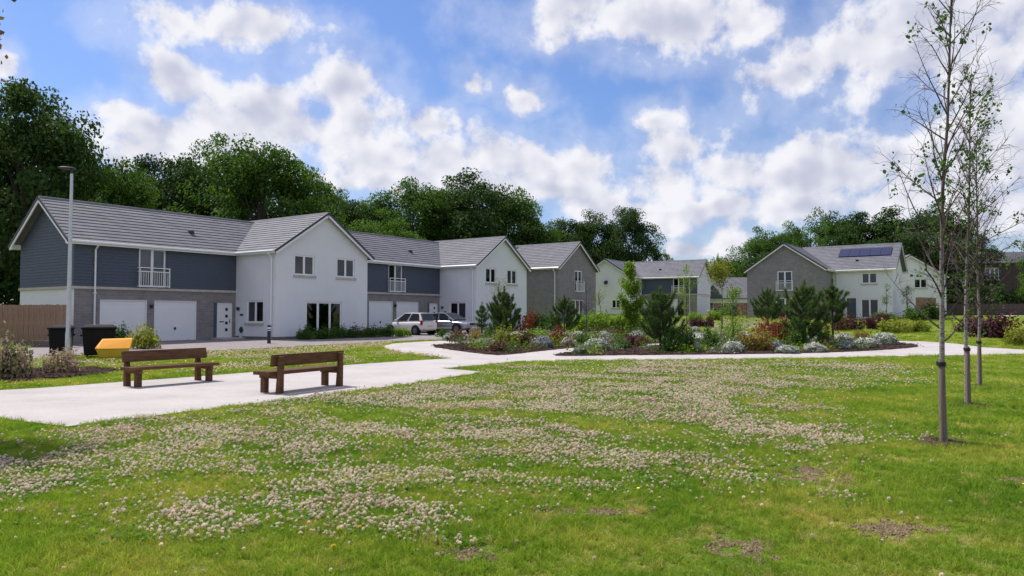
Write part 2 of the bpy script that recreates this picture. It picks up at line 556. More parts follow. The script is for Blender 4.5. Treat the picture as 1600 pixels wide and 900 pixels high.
M['birch'] = surf('birch_bark', (0.50, 0.44, 0.40), 0.7, 0.2, 9.0, 0.3, 40.0, stretch=(1, 1, 3.5), col2=(0.16, 0.12, 0.11))
def birchmat():
    m, t, out = new_mat('birch_bark')
    co = t.n('ShaderNodeTexCoord').outputs['Object']
    n1 = t.n('ShaderNodeTexNoise', {'Vector': t.n('ShaderNodeMapping', {0: co, 3: (2, 2, 9)}).outputs[0], 'Scale': 7.0, 'Detail': 6.0, 'Roughness': 0.65}).outputs['Fac']
    pale = t.ramp(n1, [(0.38, (0.10, 0.08, 0.072)), (0.52, (0.27, 0.235, 0.22)), (0.7, (0.40, 0.36, 0.34))])
    z = t.n('ShaderNodeSeparateXYZ', {0: co}).outputs[2]
    c = t.mix(t.sstep(z, 1.7, 3.0), pale, (0.095, 0.065, 0.06, 1))
    b = t.n('ShaderNodeBsdfPrincipled', {'Base Color': c, 'Roughness': 0.7})
    bp = t.n('ShaderNodeBump', {'Strength': 0.4, 'Distance': 0.01, 'Height': n1})
    t.nt.links.new(bp.outputs[0], b.inputs['Normal'])
    t.nt.links.new(b.outputs[0], out.inputs[0])
    return m


M['birch'] = birchmat()
M['twig'] = surf('birch_twig', (0.085, 0.055, 0.05), 0.7, 0.2, 9.0)
M['bark'] = surf('tree_bark', (0.10, 0.085, 0.07), 0.9, 0.2, 4.0, 0.6, 12.0, col2=(0.04, 0.034, 0.03))
M['tie'] = surf('rubber_tie', (0.012, 0.012, 0.013), 0.6)
M['carwhite'] = surf('car_paint_white', (0.74, 0.70, 0.70), 0.25, 0.01, 1.0, coat=0.8)
M['carsilver'] = surf('car_paint_silver', (0.30, 0.32, 0.37), 0.25, 0.01, 1.0, metal=0.75, coat=0.8)
M['carblack'] = surf('car_paint_black', (0.015, 0.015, 0.018), 0.2, 0.01, 1.0, coat=0.8)
M['tyre'] = surf('tyre_rubber', (0.02, 0.02, 0.02), 0.85)
M['rim'] = surf('wheel_rim', (0.16, 0.16, 0.17), 0.4, 0.05, 3.0, metal=0.5)
M['redlamp'] = surf('tail_lamp', (0.30, 0.015, 0.02), 0.15)
M['headlamp'] = surf('head_lamp', (0.6, 0.63, 0.68), 0.1)
M['plate'] = surf('number_plate', (0.62, 0.50, 0.22), 0.5)
M['pot'] = surf('pale_pot', (0.62, 0.62, 0.64), 0.7)
M['brownwall'] = surf('dark_brown_wall', (0.075, 0.058, 0.05), 0.9, 0.15, 2.0, 0.3)
M['slate'] = surf('slate_roof', (0.12, 0.12, 0.135), 0.7, 0.12, 3.0, 0.3)
M['redwood'] = surf('red_brown_timber', (0.26, 0.13, 0.10), 0.85, 0.15, 5.0, stretch=(5, 5, 0.6))
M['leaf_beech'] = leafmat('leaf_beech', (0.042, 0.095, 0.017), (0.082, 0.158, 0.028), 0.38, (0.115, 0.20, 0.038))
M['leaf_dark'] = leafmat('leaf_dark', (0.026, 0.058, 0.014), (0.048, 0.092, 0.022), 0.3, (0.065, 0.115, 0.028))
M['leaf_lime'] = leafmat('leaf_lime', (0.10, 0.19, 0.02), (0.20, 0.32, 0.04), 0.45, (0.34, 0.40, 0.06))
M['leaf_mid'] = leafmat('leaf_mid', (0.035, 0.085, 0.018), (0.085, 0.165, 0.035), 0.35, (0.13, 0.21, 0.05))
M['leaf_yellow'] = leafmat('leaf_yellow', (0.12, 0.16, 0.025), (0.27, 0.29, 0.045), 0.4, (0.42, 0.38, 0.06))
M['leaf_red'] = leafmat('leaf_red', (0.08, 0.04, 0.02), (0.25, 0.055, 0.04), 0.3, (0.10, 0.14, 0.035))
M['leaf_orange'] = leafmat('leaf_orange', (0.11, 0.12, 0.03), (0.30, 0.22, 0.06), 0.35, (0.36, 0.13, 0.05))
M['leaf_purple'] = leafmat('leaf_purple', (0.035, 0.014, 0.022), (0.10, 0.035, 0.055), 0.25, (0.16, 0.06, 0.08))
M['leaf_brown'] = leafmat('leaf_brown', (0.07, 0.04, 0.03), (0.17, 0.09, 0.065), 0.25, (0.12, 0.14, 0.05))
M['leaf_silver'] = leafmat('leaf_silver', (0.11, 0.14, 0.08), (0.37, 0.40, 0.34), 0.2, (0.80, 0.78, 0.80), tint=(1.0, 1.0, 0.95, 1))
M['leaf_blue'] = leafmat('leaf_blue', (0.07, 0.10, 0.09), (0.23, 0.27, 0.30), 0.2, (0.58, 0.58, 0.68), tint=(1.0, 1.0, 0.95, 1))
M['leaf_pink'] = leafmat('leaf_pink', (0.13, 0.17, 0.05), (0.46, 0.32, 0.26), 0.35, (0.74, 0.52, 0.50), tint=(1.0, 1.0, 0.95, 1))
M['needle'] = leafmat('pine_needle', (0.05, 0.095, 0.032), (0.12, 0.19, 0.06), 0.2, (0.28, 0.32, 0.11))
M['petal'] = leafmat('clover_petal', (0.48, 0.30, 0.23), (0.87, 0.74, 0.66), 0.3, (0.94, 0.90, 0.83), tint=(1, 0.96, 0.9, 1))
M['dandelion'] = surf('dandelion_yellow', (0.85, 0.62, 0.02), 0.7, 0.1, 40.0)
M['clover_leaf'] = leafmat('clover_leaf', (0.07, 0.17, 0.02), (0.15, 0.29, 0.04), 0.4, (0.21, 0.35, 0.07))
M['grass_stem'] = surf('flower_stem', (0.09, 0.16, 0.04), 0.7)

# ------------------------------------------------------------------ ground sheets
def build_ground():
    ys = [-600, -300, -100, -40] + list(range(-20, 161)) + [180, 220, 280, 400, 600, 1000, 2000]
    xs = [-1500, -500, -150, -60, 0, 60, 150, 500, 1500]
    V = [(x, y, gz(y)) for y in ys for x in xs]
    n = len(xs)
    F = [(j * n + i, j * n + i + 1, (j + 1) * n + i + 1, (j + 1) * n + i) for j in range(len(ys) - 1) for i in range(n - 1)]
    o = link('ground', np_mesh('ground', V, F, M['lawn']))
    tag(o, 'short green lawn ground spreading to the horizon', None, kind='structure')


build_ground()


def sheet(name, pts, mat, dz, kind='structure', label=None, thick=0.0):
    """polygon laid on the terrain, cut along every metre of distance so it follows the slope"""
    bm = bmesh.new()
    bm.faces.new([bm.verts.new((x, y, 0)) for x, y in pts])
    y0 = min(p[1] for p in pts)
    y1 = max(p[1] for p in pts)
    for y in range(math.ceil(y0 + 0.01), math.ceil(y1)):
        bmesh.ops.bisect_plane(bm, geom=bm.verts[:] + bm.edges[:] + bm.faces[:], plane_co=(0, y, 0), plane_no=(0, 1, 0), dist=1e-5)
    bmesh.ops.triangulate(bm, faces=bm.faces[:])
    for v in bm.verts:
        v.co.z = gz(v.co.y) + dz
    bmesh.ops.recalc_face_normals(bm, faces=bm.faces[:])
    if bm.faces and sum(f.normal.z for f in bm.faces) < 0:
        bmesh.ops.reverse_faces(bm, faces=bm.faces[:])
    me = bpy.data.meshes.new(name)
    bm.to_mesh(me)
    bm.free()
    me.materials.append(mat)
    o = link(name, me)
    return tag(o, label, None, kind=kind)


def smooth_poly(pts, n=4):
    """Catmull-Rom through the corners"""
    out = []
    m = len(pts)
    for i in range(m):
        p0, p1, p2, p3 = [Vector(pts[(i + k - 1) % m]) for k in range(4)]
        for k in range(n):
            t = k / n
            out.append(tuple(0.5 * ((2 * p1) + (p2 - p0) * t + (2 * p0 - 5 * p1 + 4 * p2 - p3) * t * t + (3 * p1 - p0 - 3 * p2 + p3) * t ** 3)))
    return out


PATH = [(-14.5, 10.6), (-12.2, 13.9), (-10.1, 15.75), (-9.1, 17.15), (-7.7, 19.0), (-6.3, 21.3), (-3.9, 24.4), (-2.2, 26.2),
        (-3.1, 27.7), (-4.4, 29.6), (-5.5, 32.2), (-6.2, 34.8), (-5.9, 37.0), (-4.6, 39.0), (-3.2, 40.6), (0.6, 40.6), (-1.6, 37.6), (-3.0, 35.5),
        (4.0, 37.3), (10.5, 39.6), (15.0, 40.8), (19.0, 41.0), (22.0, 39.0), (22.3, 36.6), (21.6, 33.6), (22.2, 31.6), (24.0, 30.5), (33.0, 31.5), (33.0, 30.2), (23.0, 29.25), (20.2, 28.9),
        (15.3, 27.75), (11.6, 26.6), (5.6, 25.5), (2.2, 25.1), (0.2, 24.4), (-2.0, 21.35), (-0.76, 20.1), (-2.33, 16.66), (-3.73, 14.24),
        (-5.17, 12.09), (-6.27, 10.34), (-7.78, 11.15), (-9.6, 9.6), (-12.5, 7.6)]
BED1 = [(-3.7, 34.7), (-2.9, 32.2), (-2.1, 30.5), (-0.6, 28.2), (0.4, 29.3), (1.35, 30.9), (3.2, 33.6), (6.0, 36.0), (10.3, 38.3), (15.5, 39.7), (19.5, 40.4),
        (21.0, 44.0), (17.0, 50.0), (9.0, 52.0), (4.5, 50.0), (1.5, 46.0), (-0.5, 41.0), (-2.2, 37.6)]
BED2 = [(1.6, 27.8), (3.9, 28.1), (7.5, 28.5), (11.5, 29.3), (14.4, 30.5), (17.2, 32.4), (19.3, 34.7), (19.5, 37.2), (15.5, 37.8), (10.5, 36.6), (6.5, 34.4), (3.4, 31.4)]
LEFTBED = [(-16.5, 15.2), (-13.0, 16.2), (-11.6, 17.2), (-10.9, 19.0), (-11.0, 20.2), (-12.6, 21.6), (-14.5, 20.0), (-17.5, 18.6)]
e0, n0 = (0.565, 0.825), (-0.825, 0.565)


def st(s, t):
    return (e0[0] * s + n0[0] * t, e0[1] * s + n0[1] * t)


ROAD = [(-13.1, 30.1), (-10.9, 32.7), (-6.8, 38.4), (-4.4, 41.0), (-3.2, 40.62), (0.6, 40.62), (1.2, 43.0), (2.5, 47.0)] + [st(47.0, 30.5), st(52.5, 31.5), st(52.5, 34.4), st(45.5, 34.4), st(45.4, 38.3), st(33.8, 38.3), st(33.8, 34.4),
        st(26.5, 34.4), st(26.5, 38.3), st(17.3, 38.3), st(13.6, 36.0)] + [(-26.0, 31.8), (-40.0, 36.0), (-40.0, 20.0), (-20.0, 20.6), (-17.2, 21.6), (-15.6, 23.0), (-17.4, 27.0), (-16.6, 28.6)]
sheet('path', PATH, M['path'], 0.022, label='pale aggregate footpath curving round the planted beds')
sheet('driveway', ROAD, M['road'], 0.012, label='block paved drive running past the garages')
sheet('planting_bed', smooth_poly(BED1, 3), M['mulch'], 0.030, label='bark mulched bed between the path and the drive')
sheet('planting_bed', smooth_poly(BED2, 3), M['mulch'], 0.034, label='bark mulched island bed with the path all round')
sheet('planting_bed', smooth_poly(LEFTBED, 3), M['mulch'], 0.030, label='small bark mulched bed beside the bench paving')
sheet('far_path', [(43.0, 75.5), (50.0, 78.0), (57.0, 84.0), (64.0, 96.0), (74.0, 112.0), (90.0, 128.0), (96.0, 124.0), (82.0, 110.0), (72.0, 96.0), (62.0, 83.0), (54.0, 76.5), (44.0, 73.5)], M['path'], 0.02, label='pale path winding uphill at the far right')
sheet('access_road', [(12.0, 55.0), (26.0, 62.0), (24.0, 72.0), (33.0, 96.0), (27.0, 97.0), (18.0, 78.0), (9.0, 62.0)], M['road'], 0.012, label='paved access road between the far houses')


def kerb_line():
    pts = [(-13.1, 30.1), (-10.9, 32.7), (-6.8, 38.4), (-4.4, 41.0)]
    mb = MB()
    for a, b in zip(pts, pts[1:]):
        a, b = Vector((*a, gz(a[1]))), Vector((*b, gz(b[1])))
        d = (b - a).normalized()
        s = Vector((-d.y, d.x, 0)) * 0.075
        up = Vector((0, 0, 0.06))
        mb.hexa([a + s - up, b + s - up, b - s - up, a - s - up], [a + s + up, b + s + up, b - s + up, a - s + up])
    o = mb.build('kerb', M['kerb'])
    tag(o, 'low pale kerb between the lawn strip and the drive', None, kind='structure')


kerb_line()

# ------------------------------------------------------------------ houses
ZB, ZE, ZR = 2.72, 5.05, 7.48       # belt course, eaves, ridge above the house's own ground


def Mx(origin, xd, yd):
    """matrix with local x along xd, y along yd (into the wall), z up"""
    x = Vector((*xd, 0))
    y = Vector((*yd, 0))
    return Matrix(((x.x, y.x, 0, origin[0]), (x.y, y.y, 0, origin[1]), (0, 0, 1, origin[2]), (0, 0, 0, 1)))


def wall_face(mb, x0, x1, z0, z1, holes=(), rev=0.14):
    """wall face in the plane y=0 of mb's frame with rectangular openings and their reveals"""
    xs = sorted({x0, x1} | {h[0] for h in holes} | {h[1] for h in holes})
    zs = sorted({z0, z1} | {h[2] for h in holes} | {h[3] for h in holes})
    xs = [x for x in xs if x0 <= x <= x1]
    zs = [z for z in zs if z0 <= z <= z1]
    for a, b in zip(xs, xs[1:]):
        for c, d in zip(zs, zs[1:]):
            mx_, mz_ = (a + b) / 2, (c + d) / 2
            if any(h[0] < mx_ < h[1] and h[2] < mz_ < h[3] for h in holes):
                continue
            mb.quad((a, 0, c), (b, 0, c), (b, 0, d), (a, 0, d))
    for (a, b, c, d) in holes:
        c2, d2 = max(c, z0), min(d, z1)
        if d2 <= c2:
            continue
        mb.quad((a, 0, c2), (a, rev, c2), (a, rev, d2), (a, 0, d2))
        mb.quad((b, 0, c2), (b, rev, c2), (b, rev, d2), (b, 0, d2))
        if c >= z0:
            mb.quad((a, 0, c2), (b, 0, c2), (b, rev, c2), (a, rev, c2))
        if d <= z1:
            mb.quad((a, 0, d2), (b, 0, d2), (b, rev, d2), (a, rev, d2))


def boards(mb, x0, x1, z0, z1, holes=(), clip=None, h=0.155):
    """lapped horizontal boards on the plane y=0"""
    n = max(1, int(round((z1 - z0) / h)))
    h = (z1 - z0) / n
    for i in range(n):
        a, b = z0 + i * h, z0 + (i + 1) * h
        lo, hi = x0, x1
        lo2, hi2 = x0, x1
        if clip:
            lo, hi = clip(a)
            lo2, hi2 = clip(b)
            if hi - lo < 0.02:
                continue
        segs = [(lo, hi, lo2, hi2)]
        for hh in holes:
            if hh[2] < (a + b) / 2 < hh[3]:
                ns = []
                for (p, q, p2, q2) in segs:
                    if hh[0] > p and hh[1] < q:
                        ns += [(p, hh[0], p2, hh[0]), (hh[1], q, hh[1], q2)]
                    else:
                        ns.append((p, q, p2, q2))
                segs = ns
        for (p, q, p2, q2) in segs:
            mb.quad((p, -0.034, a), (q, -0.034, a), (q2, -0.010, b + 0.004), (p2, -0.010, b + 0.004))
            mb.quad((p, -0.034, a), (q, -0.034, a), (q, -0.004, a), (p, -0.004, a))


def roof_slope(mb, a, b, c, n=None, th=0.036, slab=0.09):
    """tile courses from eave edge a-b up to the ridge; c = ridge point above a"""
    a, b, c = Vector(a), Vector(b), Vector(c)
    up = c - a
    L = up.length
    up = up.normalized()
    al = (b - a).normalized()
    nr = al.cross(up)
    if nr.z < 0:
        nr = -nr
    n = n or max(4, int(round(L / 0.31)))
    gpitch = L / n
    for i in range(n):
        p = a + up * (i * gpitch)
        q = b + up * (i * gpitch)
        mb.quad(p + nr * th, q + nr * th, q + up * gpitch + nr * 0.006, p + up * gpitch + nr * 0.006)
        mb.quad(p, q, q + nr * th, p + nr * th)
    d = c - a
    mb.quad(a - nr * slab, b - nr * slab, b + d - nr * slab, a + d - nr * slab)
    for s in (a, b):
        mb.quad(s - nr * slab, s + nr * 0.02, s + d + nr * 0.02, s + d - nr * slab)
    mb.quad(a - nr * slab, b - nr * slab, b, a)


def bar(mb, p, q, w, h):
    """straight bar from p to q, width w sideways and height h (centred)"""
    p, q = Vector(p), Vector(q)
    d = (q - p).normalized()
    s = d.cross(Vector((0, 0, 1)))
    s = s.normalized() if s.length > 1e-6 else Vector((1, 0, 0))
    u = s.cross(d).normalized()
    s, u = s * w / 2, u * h / 2
    mb.hexa([p - s - u, p + s - u, p + s + u, p - s + u], [q - s - u, q + s - u, q + s + u, q - s + u])


class House:
    def __init__(self, name, label, loc, rz, mx=1.0, cat='house', group=None):
        self.root = thing(name, label, cat, loc, rz, group)
        self.mx = mx

    def mb(self, M_=None):
        return MB(M_, self.mx)

    def part(self, mb, name, mat, kind=None, parent=None, bevel=0.0):
        o = mb.build(name, M[mat] if isinstance(mat, str) else mat, parent or self.root, bevel=bevel)
        if kind:
            o['kind'] = kind
        return o

    def window(self, F, x0, x1, z0, z1, panes=2, sill=True, name='window', pane_mat='glass', depth=0.09, mats=None):
        fr = self.mb(F)
        w = 0.095
        fr.box(x0, x1, depth - 0.03, depth + 0.05, z1 - w, z1)
        fr.box(x0, x1, depth - 0.03, depth + 0.05, z0, z0 + w)
        n = panes
        step = (x1 - x0) / n
        for i in range(n + 1):
            xc = x0 + i * step
            a, b = xc - w / 2, xc + w / 2
            if i == 0:
                a, b = x0, x0 + w
            elif i == n:
                a, b = x1 - w, x1
            else:
                a, b = xc - w * 0.75, xc + w * 0.75
            fr.box(a, b, depth - 0.028, depth + 0.048, z0 + w, z1 - w)
        f = self.part(fr, name, 'upvc')
        for i in range(n):
            p = self.mb(F)
            p.box(x0 + i * step + w * 0.8, x0 + (i + 1) * step - w * 0.8, depth + 0.005, depth + 0.02, z0 + w * 0.9, z1 - w * 0.9)
            mt = mats[i] if mats else pane_mat
            self.part(p, 'pane', 'black' if mt == 'black' else 'pane', parent=f)  # black one is a solid panel painting the dark room behind an open leaf
            a, b = x0 + i * step + w * 0.7, x0 + (i + 1) * step - w * 0.7
            hsh = (int(abs(x0) * 37 + abs(z0) * 91 + i * 13 + abs(self.root.location.x) * 7)) % 5
            c = self.mb(F)
            if mt == 'glass_blind':
                c.box(a, b, depth + 0.14, depth + 0.15, z0 + 0.05, z1 - 0.05)
                self.part(c, 'curtain', 'curtain' if hsh % 2 else 'blind', parent=f)
            elif mt != 'black':
                if hsh == 0:
                    c.box(a, b, depth + 0.14, depth + 0.15, z0 + (z1 - z0) * 0.62, z1 - 0.05)
                    self.part(c, 'roller_blind', 'blind', parent=f)
                elif i == 0:
                    c.box(a, a + (b - a) * 0.34, depth + 0.14, depth + 0.16, z0 + 0.05, z1 - 0.05)
                    self.part(c, 'curtain', 'curtain', parent=f)
                elif i == n - 1:
                    c.box(b - (b - a) * 0.34, b, depth + 0.14, depth + 0.16, z0 + 0.05, z1 - 0.05)
                    self.part(c, 'curtain', 'curtain', parent=f)
        if sill:
            s = self.mb(F)
            s.box(x0 - 0.09, x1 + 0.09, -0.07, 0.1, z0 - 0.14, z0 - 0.002)
            self.part(s, 'sill', 'stone', parent=f)
        return f

    def balcony(self, F, x0, x1, z0):
        r = self.mb(F)
        y0, y1 = -0.24, -0.02
        for z in (z0 + 0.04, z0 + 0.82, z0 + 1.02):
            r.box(x0, x1, y0 - 0.02, y0 + 0.02, z, z + 0.045)
            r.box(x0 - 0.001, x0 + 0.04, y0 + 0.02, y1, z, z + 0.045)
            r.box(x1 - 0.04, x1 + 0.001, y0 + 0.02, y1, z, z + 0.045)
        for x in (x0, x1 - 0.045):
            r.box(x, x + 0.045, y0 - 0.024, y0 + 0.024, z0, z0 + 1.07)
        o = self.part(r, 'balcony_railing', 'upvc')
        b0 = self.mb(F)
        b0.box(-0.011, 0.011, y0 - 0.011, y0 + 0.011, z0 + 0.07, z0 + 0.84)
        me = b0.mesh('baluster', M['upvc'])
        n = int((x1 - x0) / 0.115)
        d = F.to_3x3() @ Vector((1, 0, 0))
        for i in range(1, n):
            k = link('baluster', me, o)
            x = x0 + (x1 - x0) * i / n
            k.location = (d.x * x * self.mx, d.y * x, 0)

    def garage(self, F, x0, x1, z0, z1):
        d = self.mb(F)
        n = 9
        h = (z1 - z0) / n
        for i in range(n):
            d.box(x0, x1, 0.09, 0.13, z0 + i * h + 0.006, z0 + (i + 1) * h - 0.006)
        d.box(x0, x1, 0.105, 0.14, z0, z1)
        o = self.part(d, 'garage_door', 'garage')
        k = self.mb(F)
        xm = (x0 + x1) / 2
        k.box(xm - 0.06, xm + 0.06, 0.05, 0.089, z0 + 0.62, z0 + 0.70)
        k.box(xm - 0.02, xm + 0.02, 0.04, 0.089, z0 + 0.58, z0 + 0.75)
        self.part(k, 'handle', 'dark', parent=o)
        f = self.mb(F)
        f.box(x0 - 0.0, x0 + 0.05, 0.02, 0.088, z0, z1)
        f.box(x1 - 0.05, x1, 0.02, 0.088, z0, z1)
        f.box(x0 + 0.05, x1 - 0.05, 0.02, 0.088, z1 - 0.05, z1)
        self.part(f, 'door_frame', 'upvc', parent=o)

    def front_door(self, F, x0, x1, z0, z1):
        d = self.mb(F)
        d.box(x0 + 0.05, x1 - 0.05, 0.07, 0.12, z0, z1 - 0.05)
        o = self.part(d, 'front_door', 'upvc')
        for i in range(4):
            g = self.mb(F)
            zz = z0 + 0.45 + i * 0.4
            g.box(x0 + 0.56, x0 + 0.72, 0.06, 0.075, zz, zz + 0.17)
            self.part(g, 'door_light', 'glass', parent=o)
        l = self.mb(F)
        l.box(x0 + 0.18, x0 + 0.46, 0.055, 0.075, z0 + 0.98, z0 + 1.04)
        self.part(l, 'letter_plate', 'dark', parent=o)
        l = self.mb(F)
        l.box(x1 - 0.16, x1 - 0.13, 0.03, 0.075, z0 + 0.92, z0 + 1.15)
        self.part(l, 'handle', 'dark', parent=o)
        f = self.mb(F)
        f.box(x0, x0 + 0.05, 0.05, 0.13, z0, z1)
        f.box(x1 - 0.05, x1, 0.05, 0.13, z0, z1)
        f.box(x0 + 0.05, x1 - 0.05, 0.05, 0.13, z1 - 0.05, z1)
        self.part(f, 'door_frame', 'upvc', parent=o)

    def wall_lamp(self, F, x, z):
        k = self.mb(F)
        k.box(x - 0.05, x + 0.05, -0.03, -0.001, z - 0.05, z + 0.12)
        k.box(x - 0.07, x + 0.07, -0.17, -0.03, z + 0.02, z + 0.12)
        k.box(x - 0.05, x + 0.05, -0.15, -0.05, z - 0.09, z + 0.02)
        self.part(k, 'wall_lamp', 'dark')

    def downpipe(self, F, x, z1, z0=0.0):
        k = self.mb(F)
        k.tube([(x, -0.36, z1 + 0.0), (x, -0.34, z1 - 0.12), (x, -0.09, z1 - 0.32), (x, -0.09, z0)], 0.045, 8)
        self.part(k, 'downpipe', 'upvc')
        for z in (z0 + 0.9, z0 + 2.5):
            c = self.mb(F)
            c.box(x - 0.07, x + 0.07, -0.15, -0.002, z, z + 0.05)
            self.part(c, 'pipe_clip', 'upvc')

    def gutter(self, p, q, out):
        k = self.mb()
        p, q, out = Vector(p), Vector(q), Vector((*out, 0))
        k.hexa([p, q, q + out * 0.02, p + out * 0.02], [p + Vector((0, 0, 0.2)), q + Vector((0, 0, 0.2)), q + out * 0.02 + Vector((0, 0, 0.2)), p + out * 0.02 + Vector((0, 0, 0.2))])
        a, b = p + out * 0.08 + Vector((0, 0, 0.13)), q + out * 0.08 + Vector((0, 0, 0.13))
        k.tube([a, b], 0.06, 8)
        self.part(k, 'gutter', 'upvc')


def gable_clip(x0, x1, zbase, slope, mid):
    def f(z):
        if z <= zbase:
            return x0, x1
        d = (z - zbase) / slope
        return (min(x0 + d, mid), max(x1 - d, mid))
    return f


def verge(H, p_eave_l, p_ridge, p_eave_r, out, dark=0.15):
    """tile edge and white barge board along both sides of a gable"""
    out = Vector((*out, 0))
    for pe_ in (p_eave_l, p_eave_r):
        k = H.mb()
        a, b = Vector(pe_), Vector(p_ridge)
        d = (b - a).normalized()
        nn = d.cross(out)
        nn = nn if nn.z > 0 else -nn
        aa, bb = a + nn * 0.055, b + nn * 0.055
        lo = nn * -0.13
        k.hexa([aa + lo, bb + lo, bb, aa], [aa + lo + out * 0.05, bb + lo + out * 0.05, bb + out * 0.05, aa + out * 0.05])
        H.part(k, 'verge', 'verge')
        k = H.mb()
        lo2 = nn * -0.26
        k.hexa([aa + lo2 - out * 0.03, bb + lo2 - out * 0.03, bb + lo - out * 0.03, aa + lo - out * 0.03], [aa + lo2 + out * 0.02, bb + lo2 + out * 0.02, bb + lo + out * 0.02, aa + lo + out * 0.02])
        H.part(k, 'barge_board', 'upvc')


def ridge_cap(H, a, b):
    k = H.mb()
    a, b = Vector(a), Vector(b)
    d = (b - a).normalized()
    s = Vector((-d.y, d.x, 0)) * 0.14
    u = Vector((0, 0, 0.07))
    dn = Vector((0, 0, -0.06))
    k.prism([a + s + dn, a + s * 0.5 + u * 0.7, a + u, a - s * 0.5 + u * 0.7, a - s + dn], b - a)
    H.part(k, 'ridge_tiles', 'tile')


def module(label, loc, rz, L, W, P=3.7, D=6.0, mx=1.0, wing='render', range_up='clad', range_low='block', end='render', doors='garage', wing_spec=None, ridge_w=None, ov=0.35, wing_right_to=None, zr=ZR, zw=7.6, open_left=False, name='house', rlen=0.0):
    """range with garages (x -L..0, front y=0) and a gabled wing (x 0..W, front y=-P)"""
    H = House(name, label, loc, rz, mx)
    F_front = Mx((0, 0, 0), (1, 0), (0, 1))
    F_side = Mx((0, 0, 0), (0, -1), (1, 0))       # wing's side wall: x runs forward from the range
    F_gab = Mx((0, -P, 0), (1, 0), (0, 1))
    F_end = Mx((-L, D, 0), (0, -1), (1, 0))       # far end of the range: x runs forward from the back
    ym = D / 2
    sr = (zr - ZE) / (ym + ov)
    hw = W / 2
    sw = (zw - ZE) / (hw + 0.3)
    # ---- range
    bal = (-5.9, -4.4, 2.9, 4.98)
    if doors == 'garage':
        holes = [(-7.85, -5.4, 0.0, 2.2), (-5.0, -2.52, 0.0, 2.2), (-1.45, -0.2, 0.0, 2.12)]
    else:
        holes = list(doors)
    lowm = H.mb(F_front)
    holes_low = [h for h in holes if h[0] > -L]
    if range_low == range_up:
        wall_face(lowm, -L, 0, -0.8, ZE + 0.25, holes_low)
        H.part(lowm, 'front_wall', range_low)
    else:
        wall_face(lowm, -L, 0, -0.8, ZB, holes_low)
        H.part(lowm, 'garage_wall', range_low)
        up = H.mb(F_front)
        boards(up, -L - 0.03, 0, ZB + 0.14, ZE + 0.2, [bal])
        H.part(up, 'cladding', range_up, kind='stuff')
        bk = H.mb(F_front)
        wall_face(bk, -L, 0, ZB, ZE + 0.25, [bal])
        H.part(bk, 'wall_backing', range_up)
        belt = H.mb(F_front)
        belt.box(-L - 0.09, -0.002, -0.09, 0.0, ZB, ZB + 0.13)
        belt.box(-L - 0.09, -L - 0.002, 0.0, D, ZB, ZB + 0.13)
        H.part(belt, 'belt_course', 'stone')
    # end wall with its gable
    em = H.mb(F_end)
    ztop = ZE + sr * ov - 0.1
    if range_low == range_up:
        wall_face(em, 0, D, -0.8, ztop)
        em.poly([(0, 0, ztop), (D, 0, ztop), (ym, 0, ztop + sr * ym)])
        H.part(em, 'end_wall', end)
    else:
        wall_face(em, 0, D, -0.8, ZB)
        H.part(em, 'end_wall', end)
        eb = H.mb(F_end)
        eb.quad((0, 0, ZB), (D, 0, ZB), (D, 0, ztop), (0, 0, ztop))
        eb.poly([(0, 0, ztop), (D, 0, ztop), (ym, 0, ztop + sr * ym)])
        H.part(eb, 'wall_backing', range_up)
        ec = H.mb(F_end)
        boards(ec, 0, D + 0.03, ZB + 0.14, ztop + sr * ym - 0.02, clip=gable_clip(0, D + 0.03, ztop, sr, ym))
        H.part(ec, 'cladding', range_up if end == 'render' and range_up == 'clad' else end, kind='stuff')
    bw = H.mb()
    bw.quad((-L, D, -0.8), (W, D, -0.8), (W, D, ZE), (-L, D, ZE))
    H.part(bw, 'back_wall', 'render')
    if doors == 'garage':
        for h in holes_low[:-1]:
            H.garage(F_front, *h)
        H.front_door(F_front, -1.2, -0.2, 0.0, 2.12)
        sp = H.mb(F_front)
        sp.box(-1.45, -1.2, 0.04, 0.12, 0.0, 2.12)
        H.part(sp, 'side_panel', 'clad')
        stp = H.mb(F_front)
        stp.box(-1.6, -0.05, -1.1, 0.05, -0.3, 0.09)
        H.part(stp, 'door_step', 'kerb', bevel=0.01)
        H.wall_lamp(F_front, -5.2, 1.85)
    if range_up == 'clad':
        open_m = ['glass_blind', 'glass'] if not open_left else ['black', 'glass_blind']
        H.window(F_front, bal[0], bal[1], bal[2], bal[3], 2, sill=False, name='french_door', mats=open_m, depth=0.05)
        H.balcony(F_front, bal[0] - 0.08, bal[1] + 0.12, bal[2] - 0.02)
    # roof of the range
    xr = hw + 0.0
    xl = -L - ov - 0.1
    rm = H.mb()
    roof_slope(rm, (xl, -ov, ZE), (xr, -ov, ZE), (xl, ym, zr))
    roof_slope(rm, (xr, D + ov, ZE), (xl, D + ov, ZE), (xr, ym, zr))
    ro = H.part(rm, 'roof', 'tile', kind='stuff')
    ridge_cap(H, (xl, ym, zr), (xr, ym, zr))
    verge(H, (xl, -ov, ZE), (xl, ym, zr), (xl, D + ov, ZE), (-1, 0))
    so = H.mb()
    so.quad((xl, -ov, ZE - 0.1), (xl, ym, zr - 0.1), (-L + 0.02, ym, zr - 0.1), (-L + 0.02, -ov, ZE - 0.1))
    so.quad((xl, D + ov, ZE - 0.1), (xl, ym, zr - 0.1), (-L + 0.02, ym, zr - 0.1), (-L + 0.02, D + ov, ZE - 0.1))
    so.quad((xl, -ov, ZE - 0.11), (0, -ov, ZE - 0.11), (0, 0.02, ZE - 0.11), (xl, 0.02, ZE - 0.11))
    H.part(so, 'soffit', 'upvc')
    bx = H.mb()
